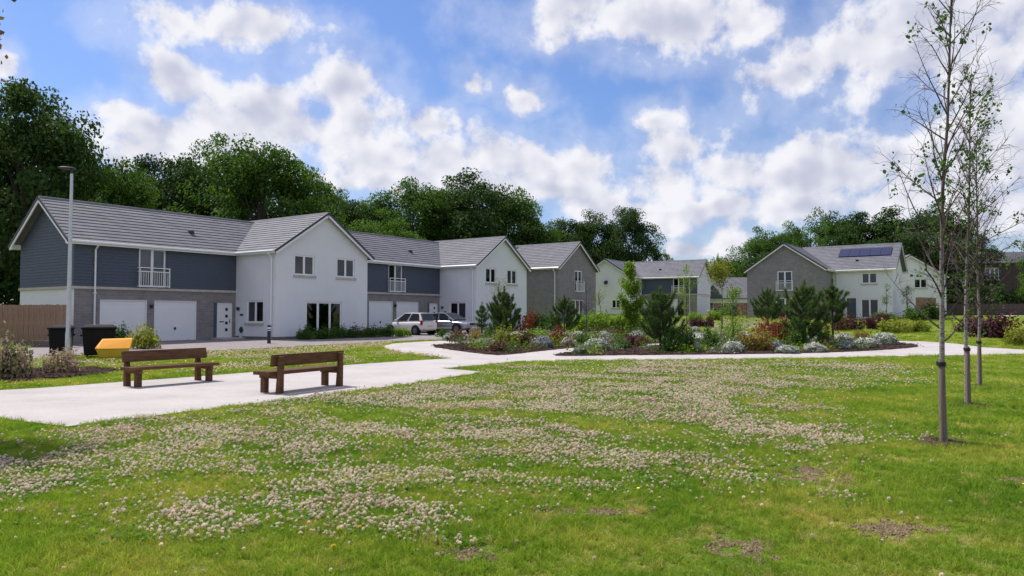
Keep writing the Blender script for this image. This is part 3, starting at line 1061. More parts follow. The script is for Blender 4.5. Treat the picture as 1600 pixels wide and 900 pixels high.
    bx.prism([(xl, -ov, ZE - 0.12), (xl, 0.0, ZE - 0.12), (xl, 0.0, ZE + sr * ov - 0.11)], (0.45, 0, 0))
    H.part(bx, 'box_end', 'upvc')
    bx = H.mb()
    bx.prism([(xl, D + ov, ZE - 0.12), (xl, D, ZE - 0.12), (xl, D, ZE + sr * ov - 0.11)], (0.45, 0, 0))
    H.part(bx, 'box_end', 'upvc')
    H.gutter((xl, -ov - 0.005, ZE - 0.14), (-0.3, -ov - 0.005, ZE - 0.14), (0, -1))
    H.downpipe(F_front, -L + 0.95 if range_low != range_up else -0.42, ZE - 0.02, 0.0)
    vt = H.mb()
    vs = Vector((-2.2, 1.2, ZE + sr * (1.2 + ov)))
    vt.box(vs.x - 0.14, vs.x + 0.14, vs.y - 0.14, vs.y + 0.12, vs.z - 0.02, vs.z + 0.14)
    H.part(vt, 'roof_vent', 'dark', bevel=0.03)
    # ---- wing
    spec = wing_spec or {}
    sh = spec.get('side', [(1.05, 2.6, 0.95, 2.25)])
    sm = H.mb(F_side)
    wall_face(sm, 0, P, -0.8, ZE + 0.15, sh)
    H.part(sm, 'side_wall', wing)
    gh = spec.get('gable', [(1.3, 2.8, 3.75, 4.95), (4.55, 6.05, 3.75, 4.95), (2.2, 5.0, 0.12, 2.2)])
    gm = H.mb(F_gab)
    zt = ZE + sw * 0.3 - 0.1
    wall_face(gm, 0, W, -0.8, zt, gh)
    gm.poly([(0, 0, zt), (W, 0, zt), (hw, 0, zt + sw * hw)])
    H.part(gm, 'gable_wall', wing)
    rw = H.mb(Mx((W, -P, 0), (0, 1), (-1, 0)))
    wall_face(rw, 0, P + D, -0.8, zt, [])
    H.part(rw, 'side_wall', wing)
    pl = H.mb()
    pl.box(-0.03, W + 0.03, -P - 0.03, -P + 0.02, -0.6, 0.16)
    pl.box(-0.03, 0.02, -P + 0.02, -0.02, -0.6, 0.16)
    H.part(pl, 'plinth', 'plinth')
    kinds = spec.get('kinds', ['w2', 'w2', 'p3'])
    for h, kd in zip(gh, kinds):
        if kd[0] == 'w':
            H.window(F_gab, *h, panes=int(kd[1]))
        elif kd[0] == 'p':
            H.window(F_gab, *h, panes=int(kd[1]), sill=False, name='patio_door', mats=['glass_blind'] + ['glass'] * (int(kd[1]) - 1))
        else:
            H.window(F_gab, *h, panes=2, sill=False, name='french_door', pane_mat='glass_blind', depth=0.05)
            H.balcony(F_gab, h[0] - 0.1, h[1] + 0.1, h[2] - 0.02)
    for h in sh:
        H.window(F_side, *h, panes=2)
    wm = H.mb()
    roof_slope(wm, (-0.3, D + 0.1, ZE), (-0.3, -P - 0.3, ZE), (hw, D + 0.1, zw))
    roof_slope(wm, (W + 0.3, -P - 0.3, ZE), (W + 0.3, D + 0.1, ZE), (hw, -P - 0.3, zw))
    H.part(wm, 'roof', 'tile', kind='stuff')
    ridge_cap(H, (hw, -P - 0.3, zw), (hw, D, zw))
    verge(H, (-0.3, -P - 0.3, ZE), (hw, -P - 0.3, zw), (W + 0.3, -P - 0.3, ZE), (0, -1))
    so = H.mb()
    so.quad((-0.3, -P - 0.3, ZE - 0.1), (hw, -P - 0.3, zw - 0.1), (hw, -P + 0.02, zw - 0.1), (-0.3, -P + 0.02, ZE - 0.1))
    so.quad((W + 0.3, -P - 0.3, ZE - 0.1), (hw, -P - 0.3, zw - 0.1), (hw, -P + 0.02, zw - 0.1), (W + 0.3, -P + 0.02, ZE - 0.1))
    so.quad((-0.3, -P - 0.3, ZE - 0.11), (0.02, -P - 0.3, ZE - 0.11), (0.02, 0, ZE - 0.11), (-0.3, 0, ZE - 0.11))
    H.part(so, 'soffit', 'upvc')
    H.gutter((-0.305, -P - 0.28, ZE - 0.14), (-0.305, -0.38, ZE - 0.14), (-1, 0))
    if spec.get('pipe', True):
        H.downpipe(F_side, P - 0.28, ZE - 0.02, 0.0)
    if doors == 'garage':
        H.wall_lamp(F_side, 0.35, 1.75)
        nb = H.mb(F_side)
        nb.box(0.45, 0.75, -0.02, -0.002, 1.35, 1.47)
        H.part(nb, 'number_plate', 'dark')
    return H


RZ0 = math.atan2(e0[1], e0[0])
p = st(26.6, 38.2)
H1 = module('white gabled house with slate-blue boarded wing and two garages nearest the lamp post', (p[0], p[1], 0.15), RZ0, 9.1, 7.15)
p = st(45.4, 38.2)
H2 = module('white gabled house with the hatchback and saloon parked at its garages', (p[0], p[1], 0.36), RZ0, 11.65, 7.2, open_left=True,
            wing_spec={'side': [(1.05, 2.7, 0.2, 2.2)], 'gable': [(1.3, 2.7, 3.75, 4.95), (4.3, 5.7, 3.75, 4.95), (2.2, 4.2, 0.12, 2.2)], 'kinds': ['w2', 'w2', 'p2']})


def simple_house(name, label, loc, rz, W, D, wall, ze, zr, gable_items=(), side_items=(), roof='tile', right=True, base=-0.8, mx=1.0):
    """gable to the front (y=0), ridge running back along y"""
    H = House(name, label, loc, rz, mx)
    hw = W / 2
    s = (zr - ze) / (hw + 0.3)
    zt = ze + s * 0.3 - 0.1
    F_g = Mx((0, 0, 0), (1, 0), (0, 1))
    F_l = Mx((0, D, 0), (0, -1), (1, 0))
    F_r = Mx((W, 0, 0), (0, 1), (-1, 0))
    g = H.mb(F_g)
    wall_face(g, 0, W, base, zt, [i[:4] for i in gable_items])
    g.poly([(0, 0, zt), (W, 0, zt), (hw, 0, zt + s * hw)])
    H.part(g, 'gable_wall', wall)
    g = H.mb(F_l)
    wall_face(g, 0, D, base, zt, [i[:4] for i in side_items])
    H.part(g, 'side_wall', wall)
    g = H.mb(F_r)
    wall_face(g, 0, D, base, zt)
    H.part(g, 'side_wall', wall)
    g = H.mb(Mx((0, D, 0), (1, 0), (0, -1)))
    wall_face(g, 0, W, base, zt)
    g.poly([(0, 0, zt), (W, 0, zt), (hw, 0, zt + s * hw)])
    H.part(g, 'back_wall', wall)
    for F, items in ((F_g, gable_items), (F_l, side_items)):
        for it in items:
            kd = it[4]
            if kd[0] == 'w':
                H.window(F, *it[:4], panes=int(kd[1]))
            elif kd[0] == 'p':
                H.window(F, *it[:4], panes=int(kd[1]), sill=False, name='patio_door', pane_mat='glass_blind')
            else:
                H.window(F, *it[:4], panes=2, sill=False, name='french_door', pane_mat='glass_blind', depth=0.05)
                H.balcony(F, it[0] - 0.1, it[1] + 0.1, it[2] - 0.02)
    r = H.mb()
    roof_slope(r, (-0.3, D + 0.3, ze), (-0.3, -0.3, ze), (hw, D + 0.3, zr))
    roof_slope(r, (W + 0.3, -0.3, ze), (W + 0.3, D + 0.3, ze), (hw, -0.3, zr))
    H.part(r, 'roof', roof, kind='stuff')
    ridge_cap(H, (hw, -0.3, zr), (hw, D + 0.3, zr))
    verge(H, (-0.3, -0.3, ze), (hw, -0.3, zr), (W + 0.3, -0.3, ze), (0, -1))
    so = H.mb()
    so.quad((-0.3, -0.3, ze - 0.1), (hw, -0.3, zr - 0.1), (hw, 0.02, zr - 0.1), (-0.3, 0.02, ze - 0.1))
    so.quad((W + 0.3, -0.3, ze - 0.1), (hw, -0.3, zr - 0.1), (hw, 0.02, zr - 0.1), (W + 0.3, 0.02, ze - 0.1))
    so.quad((-0.3, -0.3, ze - 0.11), (0.02, -0.3, ze - 0.11), (0.02, D, ze - 0.11), (-0.3, D, ze - 0.11))
    H.part(so, 'soffit', 'upvc')
    H.gutter((-0.305, -0.28, ze - 0.14), (-0.305, D + 0.28, ze - 0.14), (-1, 0))
    return H, F_g, F_l


p = st(57.9, 34.5)
H3, fg, fl = simple_house('house', 'grey brick gabled house with a balcony beyond the white gables', (p[0], p[1], 0.80), RZ0, 7.4, 9.0, 'brick', 5.1, 7.75,
                          [(3.1, 4.5, 2.95, 5.0, 'b'), (2.6, 4.9, 0.1, 2.2, 'p3')], [(1.2, 2.3, 3.9, 4.95, 'w1')])
H3.downpipe(Mx((0, 9.0, 0), (0, -1), (1, 0)), 8.7, 5.0)

# the far house across the drive: its wing at the left, garages at the right
R4 = R(-31)
c4 = (24.1, 95.0)
H4 = module('white gabled house with dark boarded range far behind the island bed', (c4[0] - 7.6 * math.cos(R4), c4[1] - 7.6 * math.sin(R4), 1.42), R4, 7.6, 7.4, mx=-1.0,
            end='render', range_up='clad', wing_spec={'side': [], 'gable': [(1.6, 2.8, 1.0, 2.1)], 'kinds': ['w2'], 'pipe': False})
g = H4.mb(Mx((-7.66, 6.0, 0), (0, -1), (1, 0)))
srr = (ZR - ZE) / 3.35
g.box(0, 6.0, -0.01, 0.02, ZB - 0.1, ZE + 0.1)
g.prism([(0.02, -0.01, ZE + 0.1), (5.98, -0.01, ZE + 0.1), (3.0, -0.01, ZE + 0.1 + srr * 2.98)], (0, 0.03, 0))
H4.part(g, 'end_wall', 'render')
g = H4.mb(Mx((0, -3.7, 0), (1, 0), (0, 1)))
g.tube([(3.5, -0.01, 4.35), (3.5, -0.06, 4.35), (3.5, -0.30, 4.42)], [0.04, 0.06, 0.30], 14)
o = H4.part(g, 'satellite_dish', 'dark')

# the solar-panelled house on the right
R6 = R(-35)
e6 = (math.cos(R6), math.sin(R6))
c6 = (38.6, 74.0)
j6 = (c6[0] - 5.64 * e6[0], c6[1] - 5.64 * e6[1])
doors6 = [(-2.24, -1.34, 0.0, 2.15), (-4.35, -2.7, 0.1, 2.05), (-4.25, -2.8, 3.65, 4.75)]
H6 = module('house with grey brick gable and solar panels on its tiled roof', (j6[0], j6[1], 1.12), R6, 5.64, 7.9, D=8.0, mx=-1.0, wing='brick', range_up='render', range_low='render', end='render',
            doors=doors6, zr=8.0, zw=7.95, wing_spec={'side': [], 'gable': [(3.2, 4.7, 2.95, 5.0), (3.0, 4.9, 0.1, 2.2)], 'kinds': ['b', 'p2'], 'pipe': False})
F6 = Mx((0, 0, 0), (1, 0), (0, 1))
H6.window(F6, -4.25, -2.8, 3.65, 4.75, 2)
H6.window(F6, -4.35, -2.7, 0.1, 2.05, 2, sill=False, name='patio_door', mats=['glass_blind', 'glass'])
dd = H6.mb(F6)
dd.box(-2.24, -1.34, 0.06, 0.12, 0.0, 2.15)
H6.part(dd, 'front_door', 'clad')
dk = H6.mb(F6)
dk.box(-2.9, -0.95, -0.03, -0.002, 0.05, 2.9)
sl6 = Vector((0, 4.35, 8.0 - ZE)).normalized()
nr6 = Vector((0, -sl6.z, sl6.y))
for i in range(5):
    k = H6.mb()
    x0 = -5.3 + i * 1.02
    a = Vector((x0, -0.35, ZE)) + sl6 * 2.75 + nr6 * 0.07
    k.hexa([a, a + Vector((0.99, 0, 0)), a + Vector((0.99, 0, 0)) + sl6 * 1.6, a + sl6 * 1.6],
           [a + nr6 * 0.05, a + Vector((0.99, 0, 0)) + nr6 * 0.05, a + Vector((0.99, 0, 0)) + sl6 * 1.6 + nr6 * 0.05, a + sl6 * 1.6 + nr6 * 0.05])
    H6.part(k, 'solar_panel', 'solar')

simple_house('house', 'plain white gabled house with one small window behind the solar roof house', (47.3, 95.0, 1.4), R(-3), 9.0, 9.0, 'render', 5.05, 7.9,
             [(5.0, 6.6, 3.6, 4.8, 'w2')], [])
H8 = House('house', 'dark brown house with slate roof behind the hedge at far right', (68.5, 112.0, 1.7), R(-8))
k = H8.mb(F6)
wins8 = [(4.0, 5.9, 5.2, 7.0), (9.5, 11.2, 5.2, 7.0)]
wall_face(k, 0, 15, -0.8, 7.8, wins8)
k.quad((0, 0, -0.8), (0, 8, -0.8), (0, 8, 7.8), (0, 0, 7.8))
k.quad((15, 0, -0.8), (15, 8, -0.8), (15, 8, 7.8), (15, 0, 7.8))
k.poly([(0, 0, 7.8), (0, 8, 7.8), (0, 4, 9.6)])
H8.part(k, 'wall', 'brownwall')
for w in wins8:
    H8.window(F6, *w, panes=3, pane_mat='glass_blind')
k = H8.mb()
roof_slope(k, (-0.4, -0.4, 7.7), (15.4, -0.4, 7.7), (-0.4, 4, 9.7))
roof_slope(k, (15.4, 8.4, 7.7), (-0.4, 8.4, 7.7), (15.4, 4, 9.7))
H8.part(k, 'roof', 'slate', kind='stuff')
simple_house('house', 'small white gable far off between the two larger houses', (34.8, 130.0, 1.9), R(28), 6.0, 10.0, 'render', 6.3, 9.2, [], [(3, 4, 4, 5, 'w1')])
H9 = House('house', 'low house with broad pale tiled roof left of the grey brick gable', (26.5, 104.0, 1.5), R(-6))
k = H9.mb(F6)
wall_face(k, 0, 10, -0.8, 2.5, [(1.0, 2.2, 0.6, 1.8)])
k.poly([(0, 0, 2.5), (0, 8, 2.5), (0, 4, 5.2)])
k.quad((0, 0, -0.8), (0, 8, -0.8), (0, 8, 2.5), (0, 0, 2.5))
H9.part(k, 'wall', 'render')
H9.window(F6, 1.0, 2.2, 0.6, 1.8, 2)
k = H9.mb()
roof_slope(k, (-0.3, -0.4, 2.4), (10.3, -0.4, 2.4), (-0.3, 4, 5.5))
roof_slope(k, (10.3, 8.4, 2.4), (-0.3, 8.4, 2.4), (10.3, 4, 5.5))
H9.part(k, 'roof', 'tile', kind='stuff')
k = H9.mb()
k.prism([(0.5, -1.2, 2.45), (3.3, -1.2, 2.45), (1.9, -1.2, 4.3)], (0, 3.0, 0))
H9.part(k, 'dormer', 'clad')

# ------------------------------------------------------------------ street furniture and other built things
def bench(label, x, y, rz):
    t = thing('bench', label, 'bench', (x, y, gz(y) + 0.022), rz, 'timber benches on the paving')
    rng = random.Random(int(x * 100))
    for i in range(3):
        k = MB()
        y0 = -0.20 + i * 0.158
        k.box(-1.06, 1.06, y0, y0 + 0.150, 0.365 + rng.uniform(-.003, .003), 0.44 + rng.uniform(-.003, .003))
        k.build('seat_plank', M['bench'], t, bevel=0.008)
    k = MB()
    k.hexa([(-1.02, -0.215, 0.535), (1.02, -0.215, 0.535), (1.02, -0.150, 0.535), (-1.02, -0.150, 0.535)],
           [(-1.02, -0.265, 0.775), (1.02, -0.265, 0.775), (1.02, -0.200, 0.775), (-1.02, -0.200, 0.775)])
    k.build('backrest', M['bench'], t, bevel=0.010)
    for sx in (-0.86, 0.86):
        k = MB()
        k.hexa([(sx - 0.06, -0.33, 0), (sx + 0.06, -0.33, 0), (sx + 0.06, -0.215, 0), (sx - 0.06, -0.215, 0)],
               [(sx - 0.05, -0.345, 0.74), (sx + 0.05, -0.345, 0.74), (sx + 0.05, -0.268, 0.74), (sx - 0.05, -0.268, 0.74)])
        k.build('leg', M['bench'], t, bevel=0.008)
        k = MB()
        k.box(sx - 0.06, sx + 0.06, 0.09, 0.21, 0, 0.288)
        k.build('leg', M['bench'], t, bevel=0.008)
        k = MB()
        k.box(sx - 0.045, sx + 0.045, -0.213, 0.26, 0.29, 0.363)
        k.build('cross_bearer', M['bench'], t, bevel=0.006)
    return t


bench('dark timber bench facing the lawn, nearer the yellow grit bin', -7.75, 16.65, R(57) + math.pi)
bench('dark timber bench seen from behind at the edge of the clover', -4.45, 15.48, R(61))

# lamp post
lp = thing('lamp_post', 'tall pale grey lamp post with flat disc head beside the bins', 'lamp post', (-16.15, 26.6, gz(26.6)))
k = MB()
k.tube([(0, 0, -0.1), (0, 0, 0.9), (0, 0, 1.0), (0, 0, 6.75)], [0.095, 0.095, 0.08, 0.05], 14)
k.build('column', M['alu'], lp, smooth=True)
k = MB()
k.box(0.07, 0.108, -0.05, 0.05, 0.35, 0.75)
k.build('access_door', M['alu'], lp)
k = MB()
k.tube([(0, 0, 6.7), (0, 0, 6.92)], 0.045, 10)
k.build('neck', M['dark'], lp, smooth=True)
k = MB()
k.lathe([(0.05, 6.91), (0.29, 6.925), (0.31, 6.94), (0.27, 6.96), (0.10, 6.985)], 20, (-0.14, -0.05, 0))
k.build('lamp_head', M['dark'], lp, smooth=True)

# bollard
bl = thing('bollard', 'dark blue bollard with white band by the white gable corner', 'bollard', (-12.3, 37.0, gz(37.0)))
k = MB()
k.lathe([(0.09, -0.1), (0.09, 0.66)], 14)
k.build('post', M['bollard'], bl, smooth=True)
k = MB()
k.lathe([(0.091, 0.66), (0.091, 0.70)], 14)
k.build('band', M['upvc'], bl, smooth=True)
k = MB()
k.lathe([(0.09, 0.70), (0.09, 0.76)], 14)
k.build('collar', M['bollard'], bl, smooth=True)
k = MB()
k.lathe([(0.091, 0.76), (0.091, 0.84)], 14)
k.build('lens', M['upvc'], bl, smooth=True)
k = MB()
k.lathe([(0.10, 0.84), (0.10, 0.90), (0.06, 0.95)], 14)
k.build('cap', M['bollard'], bl, smooth=True)


def big_bin(label, x, y, rz, w=1.2, d=0.8, h=1.12):
    t = thing('wheeled_bin', label, 'bin', (x, y, gz(y) + 0.01), rz, 'black wheeled bins')
    k = MB()
    b, c = 0.86, 0.5
    k.hexa([(-w / 2 * b, -d / 2 * b, 0.10), (w / 2 * b, -d / 2 * b, 0.10), (w / 2 * b, d / 2 * b, 0.10), (-w / 2 * b, d / 2 * b, 0.10)],
           [(-w / 2, -d / 2, h - 0.1), (w / 2, -d / 2, h - 0.1), (w / 2, d / 2, h - 0.1), (-w / 2, d / 2, h - 0.1)])
    k.build('body', M['black'], t, bevel=0.03)
    k = MB()
    k.box(-w / 2 - 0.035, w / 2 + 0.035, -d / 2 - 0.035, d / 2 + 0.035, h - 0.098, h - 0.03)
    k.build('rim', M['black'], t, bevel=0.015)
    k = MB()
    k.hexa([(-w / 2 - 0.03, -d / 2 - 0.03, h - 0.028), (w / 2 + 0.03, -d / 2 - 0.03, h - 0.028), (w / 2 + 0.03, d / 2 + 0.03, h - 0.028), (-w / 2 - 0.03, d / 2 + 0.03, h - 0.028)],
           [(-w / 2 + 0.1, -d / 2 + 0.06, h + 0.03), (w / 2 - 0.1, -d / 2 + 0.06, h + 0.03), (w / 2 - 0.1, d / 2, h + 0.07), (-w / 2 + 0.1, d / 2, h + 0.07)])
    k.build('lid', M['black'], t, bevel=0.015)
    for sx in (-1, 1):
        k = MB()
        k.tube([(sx * w / 2 * 1.0, 0, h * 0.72), (sx * (w / 2 + 0.07), 0, h * 0.72)], 0.035, 10)
        k.build('lifting_pin', M['black'], t)
        for sy in (-1, 1):
            k = MB()
            k.tube([(sx * w * 0.34 - 0.025, sy * d * 0.3, 0.075), (sx * w * 0.34 + 0.025, sy * d * 0.3, 0.075)], 0.075, 12)
            k.build('wheel', M['tyre'], t)


big_bin('black wheeled bin behind the lamp post, in front of the fence', -17.45, 28.3, R(24), 0.78, 0.7, 1.1)
big_bin('black wheeled bin right behind the yellow grit bin', -15.25, 27.0, R(28), 1.08, 0.78, 1.14)

gb = thing('grit_bin', 'yellow plastic grit bin with darker body beside a black bin', 'grit bin', (-14.15, 25.95, gz(26)), R(30))
k = MB()
k.hexa([(-0.42, -0.28, 0.07), (0.42, -0.28, 0.07), (0.42, 0.28, 0.07), (-0.42, 0.28, 0.07)], [(-0.54, -0.34, 0.38), (0.50, -0.34, 0.38), (0.50, 0.34, 0.38), (-0.54, 0.34, 0.38)])
k.build('body', M['yellow2'], gb, bevel=0.03)
k = MB()
k.hexa([(-0.57, -0.37, 0.381), (0.525, -0.37, 0.381), (0.525, 0.37, 0.381), (-0.57, 0.37, 0.381)], [(-0.34, -0.02, 0.72), (0.62, -0.02, 0.74), (0.62, 0.36, 0.74), (-0.34, 0.33, 0.72)])
k.build('lid', M['yellow'], gb, bevel=0.03)
for sx in (-0.34, 0.02, 0.36):
    k = MB()
    k.box(sx - 0.09, sx + 0.09, -0.26, 0.26, 0.0, 0.068)
    k.build('foot', M['yellow2'], gb, bevel=0.01)


def fence(label, a, b, h, mat='fence', plank=0.14, board=True, group=None, dz=0.0):
    """close boarded fence from a to b: posts, rails, gravel board and single planks"""
    L = math.hypot(b[0] - a[0], b[1] - a[1])
    t = thing('timber_fence', label, 'fence', (a[0], a[1], min(gz(a[1]), gz(b[1])) + dz), math.atan2(b[1] - a[1], b[0] - a[0]))
    k = MB()
    z0 = 0.30 if board else 0.05
    k.box(0, plank - 0.012, -0.02, 0.0, z0, h)
    me = k.mesh('plank', M[mat])
    k = MB()
    k.box(0, plank - 0.008, -0.034, -0.014, z0, h - 0.012)
    me2 = k.mesh('plank', M[mat])
    rng = random.Random(int(L * 10))
    for i in range(int(L / plank)):
        o = link('plank', me if i % 2 else me2, t)
        o.location = (i * plank, 0, rng.uniform(-0.012, 0.012))
        o.rotation_euler = (0, rng.uniform(-0.006, 0.006), 0)
    if board:
        n = max(1, int(L / 1.5))
        for i in range(n):
            k = MB()
            k.box(i * L / n + 0.02, (i + 1) * L / n - 0.02, -0.05, 0.0, -0.1, 0.285)
            k.build('gravel_board', M['stake'], t)
    for i in range(int(L / 2.0) + 1):
        k = MB()
        k.box(i * 2.0 - 0.05, i * 2.0 + 0.05, 0.002, 0.10, -0.3, h - 0.03)
        k.build('post', M[mat], t)
    for z in (0.5, h - 0.3):
        k = MB()
        k.box(0, L, 0.002, 0.06, z, z + 0.08)
        k.build('rail', M[mat], t)


fence('tall brown close-boarded fence beside the boarded gable end at left', (-30.5, 35.4), (-20.6, 33.9), 1.98)
fence('short pale timber fence stepping off the solar roof house', (44.6, 80.4), (48.5, 83.5), 2.3, plank=0.16, board=False)
fence('reddish timber fence right of the far white end wall', (25.3, 91.5), (30.5, 89.0), 1.7, 'redwood', 0.2, False)
fence('long brown timber fence below the far hedge at right', (52.0, 99.0), (86.0, 95.5), 1.6, 'brownwall', 0.3, False)

# potted plant at the front door
pp = st(25.95 + 0.75, 37.6)
pt = thing('potted_plant', 'clipped round bush in a pale square pot by the front door', 'potted plant', (pp[0], pp[1], 0.16))
k = MB()
k.hexa([(-0.15, -0.15, 0), (0.15, -0.15, 0), (0.15, 0.15, 0), (-0.15, 0.15, 0)], [(-0.2, -0.2, 0.34), (0.2, -0.2, 0.34), (0.2, 0.2, 0.34), (-0.2, 0.2, 0.34)])
k.build('pot', M['pot'], pt, bevel=0.01)


# ------------------------------------------------------------------ cars
def car(name, label, x, y, z, rz, paint, sec, cab, wheels, rear_plate=True, wr=0.30):
    """sec: (x, z_bottom, z_top, half width) along the lower body; cab: belt line and roof stations"""
    t = thing(name, label, 'car', (x, y, z), rz, 'parked cars')
    V, F = [], []
    n = 10
    for (sx, zb, zt, hw) in sec:
        h = zt - zb
        ring = [(-hw * 0.82, zb), (-hw * 0.97, zb + h * 0.18), (-hw, zb + h * 0.5), (-hw * 0.975, zb + h * 0.8), (-hw * 0.86, zt),
                (hw * 0.86, zt), (hw * 0.975, zb + h * 0.8), (hw, zb + h * 0.5), (hw * 0.97, zb + h * 0.18), (hw * 0.82, zb)]
        V += [(sx, a, b) for a, b in ring]
    for i in range(len(sec) - 1):
        for k_ in range(n):
            k2 = (k_ + 1) % n
            F.append((i * n + k_, i * n + k2, (i + 1) * n + k2, (i + 1) * n + k_))
    mb = MB()
    mb._add(V, F + [tuple(range(n)), tuple(range((len(sec) - 1) * n, len(sec) * n))])
    body = mb.build('body', M[paint], t, smooth=True)
    m = body.modifiers.new('sub', 'SUBSURF')
    m.levels = m.render_levels = 2
    # cabin: base rear, roof rear, roof front, base front
    (xb0, zb0, hb), (xr0, zr0, hr), (xr1, zr1, hr1), (xb1, zb1, hb1) = cab
    mb = MB()
    A = [(xb0, -hb, zb0), (xb0, hb, zb0), (xr0, -hr, zr0), (xr0, hr, zr0), (xr1, -hr1, zr1), (xr1, hr1, zr1), (xb1, -hb1, zb1), (xb1, hb1, zb1)]
    mid0, mid1 = (xr0 + xr1) / 2, max(zr0, zr1) + 0.05
    A += [(mid0, -hr * 1.0, mid1 - 0.02), (mid0, hr * 1.0, mid1 - 0.02), (xr0, 0, zr0 + 0.03), (xr1, 0, zr1 + 0.03), (mid0, 0, mid1)]
    mb._add(A, [(0, 1, 3, 10, 2), (6, 4, 11, 5, 7), (2, 10, 12, 8), (10, 3, 9, 12), (8, 12, 11, 4), (12, 9, 5, 11), (0, 2, 8, 4, 6), (1, 7, 5, 9, 3)])
    mb.build('cabin', M[paint], t, smooth=False, bevel=0.02)

    def lerp(a, b, s):
        return tuple(a[i] + (b[i] - a[i]) * s for i in range(3))
    for sy in (-1, 1):
        o_ = 1 if sy > 0 else 0
        p0, p1, p2, p3 = A[0 + o_], A[2 + o_], A[4 + o_], A[6 + o_]
        lo0, lo1 = lerp(p0, p3, 0.07), lerp(p0, p3, 0.93)
        b0, b1 = lerp(lo0, lo1, 0.0), lerp(lo0, lo1, 1.0)
        t0, t1 = lerp(p1, p2, 0.04), lerp(p1, p2, 0.96)
        cuts = [(0.0, 0.48), (0.52, 1.0)] if len(wheels) < 5 else [(0.0, 0.30), (0.33, 0.62), (0.65, 1.0)]
        for (s0, s1) in cuts:
            mb = MB()
            q = [lerp(b0, b1, s0), lerp(b0, b1, s1), lerp(t0, t1, s1), lerp(t0, t1, s0)]
            c = tuple(sum(v[i] for v in q) / 4 for i in range(3))
            q = [lerp(v, c, 0.10) for v in q]
            mb.prism([(v[0], v[1] + sy * 0.006, v[2]) for v in q], (0, sy * 0.018, 0))
            mb.build('side_window', M['glass'], t)
        mb = MB()
        mb.box(xb1 - 0.42, xb1 - 0.28, sy * (hb1 + 0.01), sy * (hb1 + 0.19), zb1 + 0.02, zb1 + 0.15)
        mb.build('mirror', M[paint], t, bevel=0.03)
        mb = MB()
        mb.box(xb0 + (xb1 - xb0) * 0.40, xb0 + (xb1 - xb0) * 0.46, sy * (hb + 0.045), sy * (hb + 0.085), zb0 - 0.16, zb0 - 0.13)
        mb.build('door_handle', M[paint], t)
    for nm, (a, b, c, d) in (('windscreen', (A[6], A[7], A[5], A[4])), ('rear_window', (A[0], A[1], A[3], A[2]))):
        c0 = tuple((a[i] + b[i] + c[i] + d[i]) / 4 for i in range(3))
        q = [Vector(lerp(v, c0, 0.09)) for v in (a, b, c, d)]
        nn = (q[1] - q[0]).cross(q[2] - q[0]).normalized()
        s = 1 if nm == 'windscreen' else -1
        if nn.x * s < 0:
            nn = -nn
        mb = MB()
        mb.prism([v + nn * 0.012 for v in q], nn * 0.015)
        mb.build(nm, M['glass'], t)
    hwm = max(s[3] for s in sec)
    for wx in wheels[:2]:
        for sy in (-1, 1):
            mb = MB()
            mb.tube([(wx, sy * (hwm - 0.20), wr + 0.01), (wx, sy * (hwm + 0.008), wr + 0.01)], wr + 0.07, 20)
            mb.build('arch_shade_disc', M['black'], t)  # body is not cut here; black disc paints the shade in the arch hollow
            mb = MB()
            mb.tube([(wx, sy * (hwm - 0.18), wr), (wx, sy * (hwm - 0.01), wr), (wx, sy * (hwm + 0.022), wr)], [wr, wr, wr - 0.03], 20)
            w_ = mb.build('wheel', M['tyre'], t, smooth=True)
            mb = MB()
            mb.tube([(wx, sy * (hwm - 0.02), wr), (wx, sy * (hwm + 0.034), wr)], wr * 0.62, 16)
            mb.build('hub_cap', M['rim'], w_)
    x_r, x_f = sec[0][0], sec[-1][0]
    zr_ = sec[1][2]
    for sy in (-1, 1):
        mb = MB()
        mb.box(x_r + 0.02, x_r + 0.16, sy * hwm * 0.80, sy * hwm * 0.97, zr_ - 0.30, zr_ + 0.02)
        mb.build('tail_lamp', M['redlamp'], t, bevel=0.03)
        mb = MB()
        zf = sec[-2][2]
        mb.box(x_f - 0.30, x_f + 0.0, sy * hwm * 0.58, sy * hwm * 0.93, zf - 0.19, zf - 0.05)
        mb.build('headlight', M['headlamp'], t, bevel=0.04)
    mb = MB()
    mb.box(x_r - 0.005, x_r + 0.05, -0.24, 0.24, zr_ - 0.42, zr_ - 0.33)
    mb.build('number_plate', M['plate'], t)
    mb = MB()
    mb.box(x_f - 0.03, x_f + 0.035, -0.26, 0.26, 0.36, 0.47)
    mb.build('number_plate', M['upvc'], t)
    mb = MB()
    mb.box(x_f - 0.06, x_f + 0.02, -0.45, 0.45, sec[-2][2] - 0.20, sec[-2][2] - 0.08)
    mb.build('grille', M['black'], t, bevel=0.02)
    return t


hatch_sec = [(-1.76, 0.40, 0.84, 0.66), (-1.70, 0.26, 0.95, 0.77), (-1.2, 0.20, 0.97, 0.82), (-0.3, 0.19, 0.95, 0.82), (0.6, 0.19, 0.93, 0.82), (1.1, 0.20, 0.90, 0.81), (1.55, 0.22, 0.80, 0.77), (1.78, 0.34, 0.66, 0.62)]
hatch_cab = [(-1.70, 0.93, 0.70), (-1.36, 1.44, 0.56), (0.05, 1.45, 0.58), (0.98, 0.90, 0.72)]
saloon_sec = [(-2.28, 0.42, 0.88, 0.68), (-2.18, 0.28, 0.98, 0.80), (-1.5, 0.20, 1.00, 0.88), (-0.5, 0.19, 0.97, 0.89), (0.6, 0.19, 0.95, 0.89), (1.2, 0.20, 0.92, 0.88), (2.0, 0.22, 0.80, 0.84), (2.28, 0.36, 0.66, 0.66)]
saloon_cab = [(-1.75, 0.97, 0.74), (-0.95, 1.41, 0.58), (0.15, 1.42, 0.60), (1.10, 0.93, 0.76)]
cp = (-6.85, 49.7)
